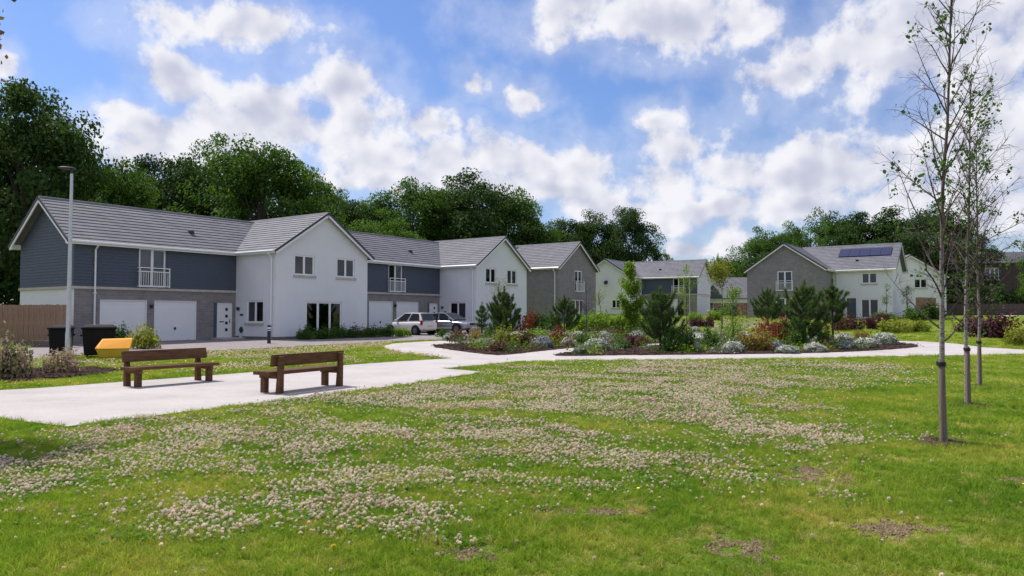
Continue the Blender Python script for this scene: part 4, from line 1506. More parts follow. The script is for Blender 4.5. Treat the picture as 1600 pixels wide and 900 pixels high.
car('hatchback_car', 'small white hatchback parked nose-in, seen from behind', cp[0], cp[1], gz(cp[1]) + 0.012, math.atan2(n0[1], n0[0]) - 0.05, 'carwhite', hatch_sec, hatch_cab, (-1.17, 1.17), wr=0.29)
cp = (-4.55, 52.4)
car('saloon_car', 'silver saloon parked nose-out right of the white hatchback', cp[0], cp[1], gz(cp[1]) + 0.012, math.atan2(-n0[1], -n0[0]) + 0.02, 'carsilver', saloon_sec, saloon_cab, (-1.35, 1.38), wr=0.32)
cp = (25.0, 86.5)
car('parked_car', 'dark car half hidden by saplings below the far low roof', cp[0], cp[1], gz(cp[1]) + 0.012, R(160), 'carblack', hatch_sec, hatch_cab, (-1.17, 1.17), wr=0.30)
big_bin('black wheeled bin standing at the far white garage', 21.2, 91.6, R(-30), 0.6, 0.7, 1.08)

# ------------------------------------------------------------------ vegetation
def unit(v):
    return v / np.maximum(np.linalg.norm(v, axis=-1, keepdims=True), 1e-9)


def leaves(rng, C, N, size, aspect=0.55, droop=0.0):
    """one folded diamond per centre: C (n,3) centres, N (n,3) rough leaf normals"""
    n = len(C)
    N = unit(N)
    T = unit(np.cross(N, rng.normal(size=(n, 3))))
    T[:, 2] -= droop
    T = unit(T)
    B = unit(np.cross(N, T))
    s = np.asarray(size).reshape(-1, 1) * np.ones((n, 1))
    V = np.empty((n, 4, 3))
    V[:, 0] = C - T * s * 0.5
    V[:, 1] = C + B * s * aspect * 0.5 + N * s * 0.08
    V[:, 2] = C + T * s * 0.5
    V[:, 3] = C - B * s * aspect * 0.5 + N * s * 0.08
    F = np.arange(n * 4).reshape(n, 4)
    return V.reshape(-1, 3), F


def sphere_pts(rng, n):
    return unit(rng.normal(size=(n, 3)))


def shrub_mesh(kind, seed):
    """unit shrub: half width 1, height 1"""
    rng = np.random.default_rng(seed)
    tight = kind in ('silver', 'blue')
    ncl = {'silver': 80, 'blue': 80, 'red': 34, 'orange': 34, 'pink': 40}.get(kind, 40)
    C, Nn, rr = [], [], []
    for i in range(ncl):
        d = sphere_pts(rng, 1)[0]
        d[2] = abs(d[2])
        rad = (0.84 + 0.06 * rng.random()) if tight else (0.35 + 0.6 * rng.random() ** 0.7)
        lump = 1.0 + (0.04 if tight else 0.22) * rng.normal()
        c = d * rad * lump
        c[2] = 0.10 + c[2] * 0.80
        m = 34 if tight else 30
        sp = 0.085 if tight else 0.17
        q = c + rng.normal(size=(m, 3)) * np.array([sp, sp, sp * (0.9 if tight else 1.25)])
        q[:, 2] = np.abs(q[:, 2]) + 0.02
        C.append(q)
        Nn.append(unit(q - np.array([0, 0, 0.1])) + rng.normal(size=(m, 3)) * (0.5 if tight else 0.8) + np.array([0, 0, 0.3]))
        base = rng.random() * 0.45
        r = base + rng.random(m) * 0.45
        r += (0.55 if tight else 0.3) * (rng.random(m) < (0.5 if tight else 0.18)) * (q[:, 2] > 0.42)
        rr.append(np.clip(r, 0, 1))
    C, Nn, rr = np.concatenate(C), np.concatenate(Nn), np.concatenate(rr)
    if not tight:
        k = np.hypot(C[:, 0], C[:, 1])
        C[:, :2] *= np.where(k > 1.05, 1.05 / np.maximum(k, 1e-6), 1)[:, None]
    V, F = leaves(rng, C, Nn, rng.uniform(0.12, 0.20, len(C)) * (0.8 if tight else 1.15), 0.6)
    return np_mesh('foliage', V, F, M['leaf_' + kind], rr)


def shrub_stems(seed):
    rng = random.Random(seed)
    mb = MB()
    for i in range(7):
        a = rng.uniform(0, 6.283)
        r = rng.uniform(0.2, 0.6)
        mb.tube([(0.06 * math.cos(a), 0.06 * math.sin(a), -0.05), (r * 0.5 * math.cos(a), r * 0.5 * math.sin(a), 0.35), (r * math.cos(a), r * math.sin(a), 0.75)], [0.035, 0.025, 0.01], 5)
    return mb.mesh('stems', M['twig'])


STEMS = shrub_stems(3)
SHRUB = {}
SZ = {'pink': 0.96, 'silver': 1.04, 'blue': 1.04}


def place_shrub(kind, x, y, w, h, label, i):
    if kind not in SHRUB:
        SHRUB[kind] = [shrub_mesh(kind, 11 + len(SHRUB) * 7 + j) for j in range(3)]
    t = thing(kind_names[kind], label, 'shrub', (x, y, gz(y) + 0.03), (i * 2.399) % 6.283, 'garden shrubs', (w / 2 * SZ.get(kind, 1.25), w / 2 * SZ.get(kind, 1.25), h * SZ.get(kind, 1.15)))
    link('foliage', SHRUB[kind][i % 3], t)
    link('stems', STEMS, t)


kind_names = {'silver': 'mound_shrub', 'blue': 'mound_shrub', 'brown': 'brown_shrub', 'yellow': 'yellow_shrub', 'mid': 'green_shrub', 'lime': 'lime_shrub',
              'red': 'red_shrub', 'orange': 'orange_shrub', 'purple': 'purple_shrub', 'pink': 'pink_shrub'}
PLANTS = [
    ('silver', -3.46, 39.97, 0.7, 0.42, 'small grey-green mound at the pointed tip of the mulched bed'),
    ('brown', -2.81, 39.18, 0.9, 0.45, 'red-brown shrub near the pointed tip of the mulched bed'),
    ('silver', -1.41, 34.21, 0.72, 0.39, 'low grey-green mound under the slim young pine'),
    ('yellow', -0.32, 33.2, 1.05, 0.7, 'rounded yellow-green shrub at the bed edge beside the path'),
    ('brown', -0.56, 30.48, 0.96, 0.35, 'low dark brown ground shrub at the corner of the mulched bed'),
    ('pink', -2.04, 41.68, 0.8, 0.8, 'loose pinkish shrub in front of the silver saloon'),
    ('orange', -1.78, 39.18, 0.76, 0.45, 'small orange leaved shrub at the foot of the slim young pine'),
    ('mid', -1.31, 45.5, 0.72, 0.6, 'small green shrub between the slim pine and the bushy pine'),
    ('brown', 0.46, 34.76, 1.04, 0.55, 'loose brown-green shrub right of the yellow-green one'),
    ('blue', 1.32, 32.74, 1.03, 0.55, 'grey-blue mound on the bed edge left of the path gap'),
    ('lime', 1.34, 38.41, 1.48, 0.51, 'bright lime green low shrub behind the grey-blue mound'),
    ('red', 2.19, 35.32, 0.74, 0.81, 'orange-red upright shrub between two silver mounds'),
    ('silver', 2.66, 34.21, 0.78, 0.45, 'silver mound just right of the orange-red upright shrub'),
    ('silver', 2.63, 41.68, 1.1, 0.48, 'pale mound behind the orange-red upright shrub'),
    ('silver', 3.8, 42.6, 0.97, 0.45, 'silver mound at the foot of the bare sapling'),
    ('mid', 3.4, 35.32, 0.87, 0.43, 'grey-green mound where the two beds come closest'),
    ('blue', 2.67, 28.54, 0.53, 0.4, 'small blue-grey ball shrub alone at the island bed tip'),
    ('silver', 3.57, 30.9, 1.03, 0.54, 'large grey mound second from the island bed tip'),
    ('silver', 5.25, 41.68, 0.95, 0.48, 'silver mound beyond the path gap under the yellow sapling'),
    ('mid', 4.74, 32.23, 0.79, 0.34, 'low dark green shrub on the island front right of the grey mound'),
    ('purple', 5.57, 34.76, 0.67, 0.4, 'dull mauve mound left of the big island pine'),
    ('silver', 7.12, 41.68, 0.95, 0.48, 'pale mound at the foot of the green columnar tree'),
    ('brown', 5.96, 33.74, 0.59, 0.41, 'brown low shrub just left of the big island pine'),
    ('brown', 6.61, 45.5, 1.04, 0.36, 'low russet ground shrub in front of the lime hedge'),
    ('red', 1.37, 55.66, 1.46, 1.27, 'red-tipped tall shrub against the white gable corner'),
    ('mid', 2.34, 55.66, 1.76, 0.93, 'dark green shrub in front of the grey brick side wall'),
    ('mid', 3.05, 52.85, 1.21, 0.74, 'dark green shrub left of the middle pine'),
    ('lime', 5.28, 52.85, 1.67, 1.02, 'lime green bush at the left end of the bright hedge'),
    ('lime', 6.68, 53.7, 1.88, 1.22, 'lime green bush in the middle of the bright hedge'),
    ('lime', 7.9, 53.7, 1.7, 1.13, 'lime green bush at the right end of the bright hedge'),
    ('lime', 9.4, 52.85, 1.39, 0.93, 'lime green bush behind the columnar tree'),
    ('mid', 6.65, 30.05, 0.79, 0.79, 'dark green upright shrub just right of the big island pine'),
    ('mid', 7.25, 30.48, 0.7, 0.72, 'dark green upright shrub second to the right of the big island pine'),
    ('silver', 7.73, 30.48, 0.48, 0.37, 'small silver mound between two dark green upright shrubs'),
    ('silver', 9.71, 37.72, 1.32, 0.5, 'broad pale mound behind the small silver mound'),
    ('silver', 12.96, 51.91, 0.82, 0.46, 'small pale mound at the foot of the slim leafy sapling'),
    ('silver', 12.09, 51.91, 0.73, 0.46, 'small pale mound peeping out right of the big island pine'),
    ('mid', 8.42, 31.34, 0.71, 0.69, 'dark green pointed shrub left of the large silver dome'),
    ('silver', 8.97, 29.64, 0.88, 0.47, 'large silver dome on the island front edge below the multi-stemmed shrub'),
    ('silver', 12.74, 39.97, 1.26, 0.53, 'pale mound behind the orange and yellow shrub'),
    ('orange', 10.33, 30.9, 1.25, 0.73, 'orange and yellow shrub on the island front left of the red one'),
    ('red', 14.56, 41.68, 1.32, 0.99, 'bright red shrub, left of the red pair'),
    ('red', 14.37, 39.18, 0.96, 1.13, 'bright red shrub, right of the red pair'),
    ('blue', 11.53, 32.23, 0.79, 0.4, 'blue-grey dome below the bright red shrubs'),
    ('silver', 11.02, 29.28, 0.92, 0.33, 'flat silver dome on the island edge below the red shrubs'),
    ('mid', 12.61, 32.23, 0.74, 0.62, 'green shrub at the foot of the widest pine'),
    ('silver', 12.44, 30.05, 0.9, 0.4, 'pale silver dome right under the widest pine'),
    ('mid', 14.18, 33.2, 0.58, 0.73, 'narrow green shrub between the widest pine and the bare-stemmed pine'),
    ('silver', 15.72, 37.72, 0.86, 0.5, 'white flecked mound behind the pale silver dome'),
    ('silver', 14.54, 31.78, 0.89, 0.39, 'silver dome on the island edge right of the bare-stemmed pine'),
    ('silver', 15.87, 32.74, 1.09, 0.49, 'green-white mound near the right end of the island'),
    ('silver', 17.11, 37.72, 1.12, 0.5, 'pale mound behind the silver dome at the bare-stemmed pine'),
    ('orange', 18.76, 39.18, 0.82, 0.48, 'small russet shrub behind the green-white mound'),
    ('silver', 17.96, 35.32, 1.3, 0.62, 'broad pale mound at the right tip of the island bed'),
    ('brown', 25.06, 55.66, 1.66, 0.98, 'red-brown shrub behind the bare-stemmed pine'),
    ('purple', 26.56, 56.67, 0.99, 0.89, 'purple shrub left of three on the far lawn edge'),
    ('purple', 28.25, 57.7, 0.91, 0.81, 'purple shrub in the middle of three on the far lawn edge'),
    ('purple', 29.36, 57.7, 1.01, 1.01, 'purple shrub right of three on the far lawn edge'),
    ('yellow', 27.19, 51.91, 1.73, 0.87, 'yellow-green shrub on the far lawn left of the birch stakes'),
    ('mid', 36.07, 70.85, 2.24, 0.68, 'rounded low green shrub by the wall of the solar roof house'),
    ('mid', 39.62, 71.99, 2.02, 1.01, 'dark green hedge bush below the pale fence, left half'),
    ('mid', 42.64, 74.62, 2.23, 1.18, 'dark green hedge bush below the pale fence, right half'),
    ('purple', 33.09, 52.85, 1.39, 0.93, 'dark purple shrub directly behind the birch trunks'),
    ('purple', 28.83, 43.55, 2.14, 1.15, 'wide dark purple shrub right of the birch trunks'),
    ('yellow', 24.1, 34.76, 1.04, 0.79, 'yellow-green shrub cut by the right edge'),
    ('yellow', 29.44, 52.85, 1.21, 0.65, 'thin yellow-green shrub just left of the nearest birch'),
    ('purple', 15.23, 60.77, 0.85, 0.64, 'low purple shrub on the far verge, left one'),
    ('purple', 16.18, 60.77, 0.96, 0.69, 'low purple shrub on the far verge, right one'),
    ('lime', 17.41, 69.73, 1.22, 0.8, 'bright green bush below the reddish fence, left one'),
    ('lime', 20.0, 71.99, 1.26, 0.82, 'bright green bush below the reddish fence, right one'),
    ('mid', -11.68, 41.68, 0.95, 0.57, 'hedge bush at the left end under the patio door'),
    ('mid', -11.0, 42.6, 1.05, 0.52, 'hedge bush second from the left under the patio door'),
    ('mid', -10.3, 43.55, 1.07, 0.54, 'hedge bush third from the left along the white gable'),
    ('mid', -9.55, 44.52, 1.09, 0.51, 'hedge bush fourth from the left along the white gable'),
    ('mid', -8.77, 45.5, 1.12, 0.53, 'hedge bush fifth from the left past the gable corner'),
    ('mid', -8.02, 46.51, 1.06, 0.51, 'hedge bush second from the right, by the first garage'),
    ('lime', -7.13, 46.51, 1.06, 0.44, 'pale green hedge bush ending the row beside the hatchback'),
    ('mid', -18.65, 34.76, 0.79, 0.73, 'dark green bush right behind the grit bin'),
    ('yellow', -16.51, 32.74, 1.09, 0.75, 'yellow-green rounded bush in front of the garages'),
    ('pink', -11.93, 19.5, 0.96, 0.62, 'pink-tinged shrub in front of the lamp post'),
    ('pink', -12.34, 17.97, 0.95, 0.98, 'tall pink-flowering shrub at the left edge'),
    ('mid', -12.53, 18.15, 0.8, 0.54, 'green shrub under the tall pink one at the left edge'),
    ('mid', -4.3, 45.5, 0.8, 0.4, 'small green bush at the front wheel of the silver saloon'),
]
YOUNG = [
    ('pine', -0.48, 45.5, 2.0, 3.11, 'bushy dark pine at the near end of the mulched bed'),
    ('pine', 3.48, 48.5, 1.87, 2.64, 'mid-sized pine in front of the grey brick house'),
    ('pine', 6.27, 30.9, 1.79, 2.66, 'big dark pine on the left half of the island bed'),
    ('pine', 22.61, 64.51, 2.83, 3.28, 'pine standing before the grey brick gable'),
    ('pine', 13.12, 32.74, 1.9, 3.04, 'widest pine, on the right half of the island bed'),
    ('pine', 16.31, 37.13, 1.43, 3.26, 'tall pine with a bare lower stem right of the widest pine'),
    ('pine', -1.61, 39.18, 0.69, 2.06, 'slim young pine beside the silver saloon'),
    ('sap', -1.09, 49.58, 1.57, 3.74, 'yellow-green sapling bending behind the bushy pine'),
    ('sap', 4.42, 43.55, 1.3, 3.67, 'thin brown sapling with hardly a leaf near the brick house'),
    ('sap', 6.75, 54.67, 1.63, 2.97, 'pale yellow sapling before the far white gable'),
    ('sap', 8.61, 52.85, 1.67, 5.01, 'green columnar tree above the lime hedge'),
    ('sap', 12.84, 53.7, 1.51, 4.99, 'slim leafy sapling before the dark boarded far house'),
    ('sap', 13.4, 46.51, 2.04, 4.65, 'sapling with yellow-green tuft top left of the pines'),
    ('sap', 11.63, 38.41, 1.55, 2.76, 'multi-stemmed yellow-green shrubby sapling on the island'),
    ('sap', 36.38, 70.85, 1.12, 3.6, 'staked sapling at the white front of the solar roof house'),
    ('sap', 40.42, 74.62, 1.57, 3.4, 'sapling at the corner of the pale timber fence'),
]
TREES = [
    ('d', -31.3, 47.0, 9.5, 17.2),
    ('d', -38.2, 50.0, 10.1, 17.4),
    ('b', -31.3, 58.0, 7.6, 14.2),
    ('d', -31.1, 66.0, 9.3, 16.2),
    ('b', -29.4, 72.0, 9.5, 18.4),
    ('b', -21.7, 63.0, 10.5, 17.1),
    ('b', -20.3, 70.0, 8.0, 15.9),
    ('d', -18.1, 76.0, 8.0, 13.6),
    ('b', -15.5, 82.0, 7.9, 14.3),
    ('b', -11.2, 80.0, 10.5, 15.9),
    ('b', -8.1, 92.0, 10.5, 17.4),
    ('d', -4.0, 82.0, 12.2, 16.5),
    ('b', 0.6, 86.0, 8.3, 15.7),
    ('b', -11.9, 68.0, 8.4, 10.4),
    ('d', -35.8, 60.0, 7.4, 13.9),
    ('d', 8.3, 118.0, 9.3, 16.1),
    ('d', 13.0, 120.0, 11.4, 16.7),
    ('d', 19.1, 118.0, 9.3, 18.0),
    ('s', 27.4, 130.0, 5.2, 11.8),
    ('b', 40.3, 119.0, 9.3, 14.0),
    ('b', 45.0, 118.0, 8.3, 14.5),
    ('s', 47.6, 116.0, 10.2, 17.6),
    ('d', 54.8, 122.0, 9.6, 17.1),
    ('d', 56.2, 114.0, 13.0, 17.1),
    ('d', 64.7, 122.0, 9.6, 16.5),
    ('d', 62.7, 108.0, 12.3, 16.4),
    ('d', 76.7, 124.0, 8.7, 15.7),
    ('b', 60.2, 82.0, 4.6, 10.9),
    ('b', 92.4, 140.0, 7.4, 12.6),
    ('b', 43.0, 140.0, 7.4, 10.5),
    ('s', 42.6, 150.0, 3.2, 12.5),
]
for i, (kd, x, y, w, h, lab) in enumerate(PLANTS):
    place_shrub(kd, x, y, w, h, lab, i)

# clipped ball in the pot
rng = np.random.default_rng(5)
d = sphere_pts(rng, 700)
V, F = leaves(rng, d * 0.21 * rng.uniform(0.85, 1.05, (700, 1)) + np.array([0, 0, 0.52]), d + rng.normal(size=(700, 3)) * 0.5, 0.06, 0.6)
link('foliage', np_mesh('foliage', V, F, M['leaf_dark'], rng.random(700) * 0.7), pt)


def pine(label, x, y, w, h, seed, bare=0.08, dense=1.0):
    """young pine: whorls of rising branches tipped with needle candles"""
    rng = np.random.default_rng(seed)
    t = thing('pine_tree', label, 'pine', (x, y, gz(y) + 0.03), seed * 1.3, 'young pines in the beds')
    mb = MB()
    mb.tube([(0, 0, -0.1), (0.02, 0, h * 0.4), (0.0, 0.02, h * 0.8), (0, 0, h * 0.97)], [0.03 + h * 0.012, 0.02 + h * 0.009, 0.02, 0.008], 7)
    tips = []
    z = h * bare
    zi = 0
    nwh = int(6 * dense) + 2
    br = MB()
    for k in range(nwh):
        f = k / (nwh - 1)
        z = h * (bare + (0.84 - bare) * f)
        rmax = w / 2 * (1.12 - 0.3 * f) * max(0.0, 1.0 - f ** 2.2) ** 0.8 * (0.78 + 0.34 * rng.random()) + 0.05
        if bare > 0.2 and f < 0.15:
            rmax *= 0.75
        m = int(rng.integers(5, 8))
        for j in range(m):
            a = 6.283 * (j + rng.random() * 0.6) / m + k
            L = rmax * rng.uniform(0.75, 1.08)
            rise = L * rng.uniform(0.45, 1.25) * (0.7 + 0.7 * f)
            p0 = np.array([0, 0, z])
            p1 = p0 + np.array([math.cos(a) * L * 0.6, math.sin(a) * L * 0.6, rise * 0.35])
            p2 = p0 + np.array([math.cos(a) * L, math.sin(a) * L, rise])
            br.tube([p0, p1, p2], [0.016, 0.011, 0.006], 4, cap=False)
            tips.append((p1, p2))
            for q in range(int(3 + 3 * L)):
                s = rng.uniform(0.25, 0.95)
                b0 = p0 + (p1 - p0) * min(1, s * 1.4) if s < 0.6 else p1 + (p2 - p1) * (s - 0.6) / 0.4
                da = a + rng.uniform(-1.2, 1.2)
                l2 = L * rng.uniform(0.22, 0.42)
                b1 = b0 + np.array([math.cos(da) * l2 * 0.7, math.sin(da) * l2 * 0.7, l2 * rng.uniform(0.5, 1.5)])
                tips.append((b0, b1))
    tips.append((np.array([0, 0, h * 0.85]), np.array([0, 0, h])))
    mb.build('trunk', M['bark'], t, smooth=True)
    br.build('branches', M['bark'], t)
    VV, RR = [], []
    for (a, b) in tips:
        L = np.linalg.norm(b - a)
        n = int(max(40, L * 260) * (0.8 + 0.5 * dense))
        s = rng.random(n) ** 0.7
        c = a + (b - a) * s[:, None]
        ax = unit((b - a)[None])[0]
        d = unit(rng.normal(size=(n, 3)) * 0.8 + ax * 0.6 + np.array([0, 0, 0.25]))
        ln = rng.uniform(0.09, 0.17, n)[:, None] * (0.8 + 0.13 * h)
        wv = unit(np.cross(d, rng.normal(size=(n, 3)))) * (0.0045 + 0.0016 * h)
        q = np.empty((n, 3, 3))
        q[:, 0] = c - wv
        q[:, 1] = c + wv
        q[:, 2] = c + d * ln
        VV.append(q.reshape(-1, 3))
        RR.append(np.clip(rng.random(n) * 0.6 + 0.35 * (s > 0.8) * rng.random(), 0, 1))
    V = np.concatenate(VV)
    link('needles', np_mesh('needles', V, np.arange(len(V)).reshape(-1, 3), M['needle'], np.concatenate(RR)), t)


def sapling(label, x, y, w, h, seed, leaf='leaf_mid', n_leaf=900, crown0=0.3, top_heavy=False, size=0.09, name='sapling', stake=True, bend=0.0):
    rng = np.random.default_rng(seed)
    t = thing(name, label, 'sapling', (x, y, gz(y) + 0.02), seed * 0.7, 'young trees with thin stems')
    mb = MB()
    pts = [(0, 0, -0.1), (0.01 + bend * 0.2, 0, h * 0.3), (bend * 0.6, 0.01, h * 0.65), (bend, 0, h)]
    mb.tube(pts, [0.035, 0.028, 0.018, 0.006], 6)
    mb.build('trunk', M['bark'], t, smooth=True)
    br = MB()
    C = []
    nb = 26
    for i in range(nb):
        f = rng.random()
        z = h * (crown0 + (0.97 - crown0) * f)
        if top_heavy:
            z = h * (0.72 + 0.26 * f)
        prof = math.sin(math.pi * min(0.98, 0.15 + 0.8 * f)) if not top_heavy else 0.9
        L = w / 2 * prof * rng.uniform(0.6, 1.1) + 0.05
        a = rng.random() * 6.283
        bx_ = bend * (z / h)
        p0 = np.array([bx_, 0, z - L * 0.5])
        p1 = np.array([bx_ + math.cos(a) * L, math.sin(a) * L, z + L * rng.uniform(0.1, 0.6)])
        br.tube([p0, (p0 + p1) / 2 + np.array([0, 0, 0.04]), p1], [0.010, 0.007, 0.003], 4, cap=False)
        m = max(2, int(n_leaf / nb * rng.uniform(0.5, 1.5)))
        s = rng.uniform(0.25, 1.05, m)[:, None]
        C.append(p0 + (p1 - p0) * s + rng.normal(size=(m, 3)) * 0.10 * max(0.5, w))
    br.build('branches', M['twig'], t)
    C = np.concatenate(C)
    V, F = leaves(rng, C, rng.normal(size=C.shape) + np.array([0, 0, 0.7]), rng.uniform(0.7, 1.2, len(C)) * size, 0.65)
    link('leaves', np_mesh('leaves', V, F, M[leaf], rng.random(len(C))), t)
    if stake:
        k = MB()
        k.tube([(0.1, 0.05, -0.1), (0.1, 0.05, min(1.1, h * 0.35))], 0.03, 6)
        k.build('stake', M['stake'], t)


pine_opts = [(0.05, 1.3), (0.08, 1.0), (0.16, 1.25), (0.08, 1.0), (0.10, 1.3), (0.30, 0.9), (0.35, 0.5)]
sap_opts = [dict(leaf='leaf_yellow', n_leaf=260, top_heavy=True, bend=-0.5), dict(leaf='leaf_brown', n_leaf=110, crown0=0.4), dict(leaf='leaf_yellow', n_leaf=170, top_heavy=True, bend=-0.3),
            dict(leaf='leaf_lime', n_leaf=6500, crown0=0.18, size=0.15, stake=False), dict(leaf='leaf_lime', n_leaf=1100, crown0=0.3), dict(leaf='leaf_yellow', n_leaf=2000, top_heavy=True, size=0.12),
            dict(leaf='leaf_lime', n_leaf=1600, crown0=0.1, size=0.1, stake=False), dict(leaf='leaf_mid', n_leaf=420, crown0=0.45, size=0.1), dict(leaf='leaf_mid', n_leaf=600, crown0=0.5, size=0.11)]
ip = isap = 0
for i, (kd, x, y, w, h, lab) in enumerate(YOUNG):
    if kd == 'pine':
        pine(lab, x, y, w, h, 30 + ip, *pine_opts[ip])
        ip += 1
    else:
        sapling(lab, x, y, w, h, 60 + isap, **sap_opts[isap])
        isap += 1


# ---- the tall trees behind the houses
def tree_meshes(seed, kind):
    """unit tree: height 1, crown half width about 0.5; returns trunk, limbs and leaf meshes"""
    rng = np.random.default_rng(seed)
    mb = MB()
    mb.tube([(0, 0, -0.03), (0.005, 0, 0.12), (-0.01, 0.01, 0.35), (0.01, 0, 0.62)], [0.030, 0.022, 0.016, 0.007], 8)
    trunk = mb.mesh('trunk', M['bark'], True)
    lb = MB()
    centres = []
    ncl = {'b': 150, 'd': 165, 's': 85}[kind]
    while len(centres) < ncl:
        q = rng.uniform(-1, 1, 3)
        r = np.linalg.norm(q * np.array([1, 1, 0.96]))
        if r > 1 or r < 0.5:
            continue
        ztop = 0.5 * (q[2] + 1)
        wd = 1.0 if ztop < 0.6 else 1.0 - 0.25 * (ztop - 0.6) / 0.4
        ang = math.atan2(q[1], q[0])
        lump = 1 + 0.13 * math.sin(3 * ang + seed) + 0.10 * math.sin(5 * ang + 2.1 * seed + 4 * q[2])
        c = np.array([q[0] * 0.50 * wd * lump, q[1] * 0.50 * wd * lump, 0.12 + 0.86 * ztop * (0.94 + 0.07 * math.sin(2.3 * ang + seed * 3))])
        centres.append(c)
    centres = np.array(centres)
    for c in centres[::3]:
        z0 = c[2] * rng.uniform(0.35, 0.65)
        mid = np.array([c[0] * 0.45, c[1] * 0.45, (z0 + c[2]) * 0.5 + 0.01])
        lb.tube([(0, 0, max(0.05, min(z0, 0.55))), mid, c], [0.010, 0.006, 0.002], 4, cap=False)
    limbs = lb.mesh('limbs', M['bark'])
    C, Nn, rr = [], [], []
    for c in centres:
        m = int(rng.integers(190, 300)) if kind != 's' else int(rng.integers(90, 170))
        sp = rng.uniform(0.042, 0.066) if kind != 's' else rng.uniform(0.03, 0.05)
        q = c + sphere_pts(rng, m) * np.minimum(1.75, np.abs(rng.normal(size=(m, 1))) * 0.8 + 0.75) * np.array([sp * 1.15, sp * 1.15, sp * 0.62])
        C.append(q)
        Nn.append(rng.normal(size=(m, 3)) * 0.6 + unit(q - np.array([0, 0, 0.35])) * 0.5 + np.array([0, 0, 0.7]))
        b = rng.random() * 0.4
        rr.append(np.clip(b + rng.random(m) * 0.6, 0, 1))
    C, Nn, rr = np.concatenate(C), np.concatenate(Nn), np.concatenate(rr)
    C[:, 2] = np.clip(C[:, 2], 0.03, 1.03)
    V, F = leaves(rng, C, Nn, rng.uniform(0.015, 0.026, len(C)), 0.7)
    return trunk, limbs, np_mesh('crown', V, F, M['leaf_beech' if kind != 'd' else 'leaf_dark'], rr)


TM = {'b': [tree_meshes(s, 'b') for s in (1, 2, 3)], 'd': [tree_meshes(s, 'd') for s in (4, 5, 6)], 's': [tree_meshes(s, 's') for s in (7, 8)]}
TREE_LABELS = [
    'tallest dark broadleaf tree at the left edge behind the fence', 'dark broadleaf tree cut off by the left edge',
    'leafy green tree just right of the lamp post head', 'dark tree rising behind the middle of the first garage roof', 'green tree peeping up behind the tallest roofline trees',
    'broad green tree crowning the roof ridge of the first house', 'green tree above the first white gable', 'lower dark tree right of the first white gable',
    'green tree between the first gable and the long tree row', 'bright green tree at the left end of the long tree row', 'green tree far back in the long tree row',
    'wide dark tree in the middle of the long tree row', 'green tree at the right end of the long tree row', 'low green tree close behind the second garage roof', 'dark tree filling the gap left of the lamp post',
    'dark tree directly above the grey brick house', 'wide dark tree behind the grey brick house', 'dark tree ending the row above the far white house',
    'thin sparse treetop over the far white house roof', 'round green tree left behind the solar roof house', 'green tree just behind the grey brick gable apex',
    'airy tall tree above the solar roof house', 'green tree right of the airy tall tree', 'wide dark tree above the solar panels', 'dark tree behind the right end of the solar roof',
    'big dark tree behind the birch trunks', 'green tree between the birches and the slate roof', 'green tree at the right edge beside the slate roof',
    'small tree far off left of the slate roof', 'low tree far off between the two house groups', 'thin pointed tree far off above the small gable']
for i, (kd, x, y, w, h) in enumerate(TREES):
    t = thing('broadleaf_tree', TREE_LABELS[i], 'tree', (x, y, gz(y)), i * 1.7, 'tall trees behind the houses', (w * 1.12, w * 1.12, h))
    a, b, c = TM[kd][i % len(TM[kd])]
    link('trunk', a, t)
    link('limbs', b, t)
    link('crown', c, t)

# far hedge behind the long fence at right, and undergrowth beneath the row of trees
def hedge(label, a, b, h, d, n, leaf='leaf_dark', size=0.3, seed=1):
    rng = np.random.default_rng(seed)
    L = math.hypot(b[0] - a[0], b[1] - a[1])
    t = thing('hedge', label, 'hedge', (a[0], a[1], gz(min(a[1], b[1]))), math.atan2(b[1] - a[1], b[0] - a[0]))
    x = rng.random(n) * L
    top = h * (0.82 + 0.18 * np.sin(x * 1.7 + seed) * np.sin(x * 0.63 + 2 * seed))
    C = np.stack([x, rng.normal(size=n) * d * 0.4, top * rng.random(n) ** 0.6], 1)
    V, F = leaves(rng, C, rng.normal(size=(n, 3)) + np.array([0, -0.5, 0.6]), rng.uniform(0.7, 1.3, n) * size, 0.65)
    link('foliage', np_mesh('foliage', V, F, M[leaf], rng.random(n)), t)
    k = MB()
    for i in range(int(L / 2)):
        k = MB()
        k.tube([(i * 2 + 1, 0, -0.1), (i * 2 + 1, 0, h * 0.7)], [0.05, 0.02], 5)
        k.build('stem', M['bark'], t)


hedge('tall dark hedge behind the long brown fence at right', (52, 101.5), (92, 98.5), 4.4, 2.4, 14000, seed=2)
hedge('dark undergrowth behind the fence at the left edge', (-46, 48), (-27, 46), 5.0, 3.0, 9000, 'leaf_dark', 0.22, seed=3)


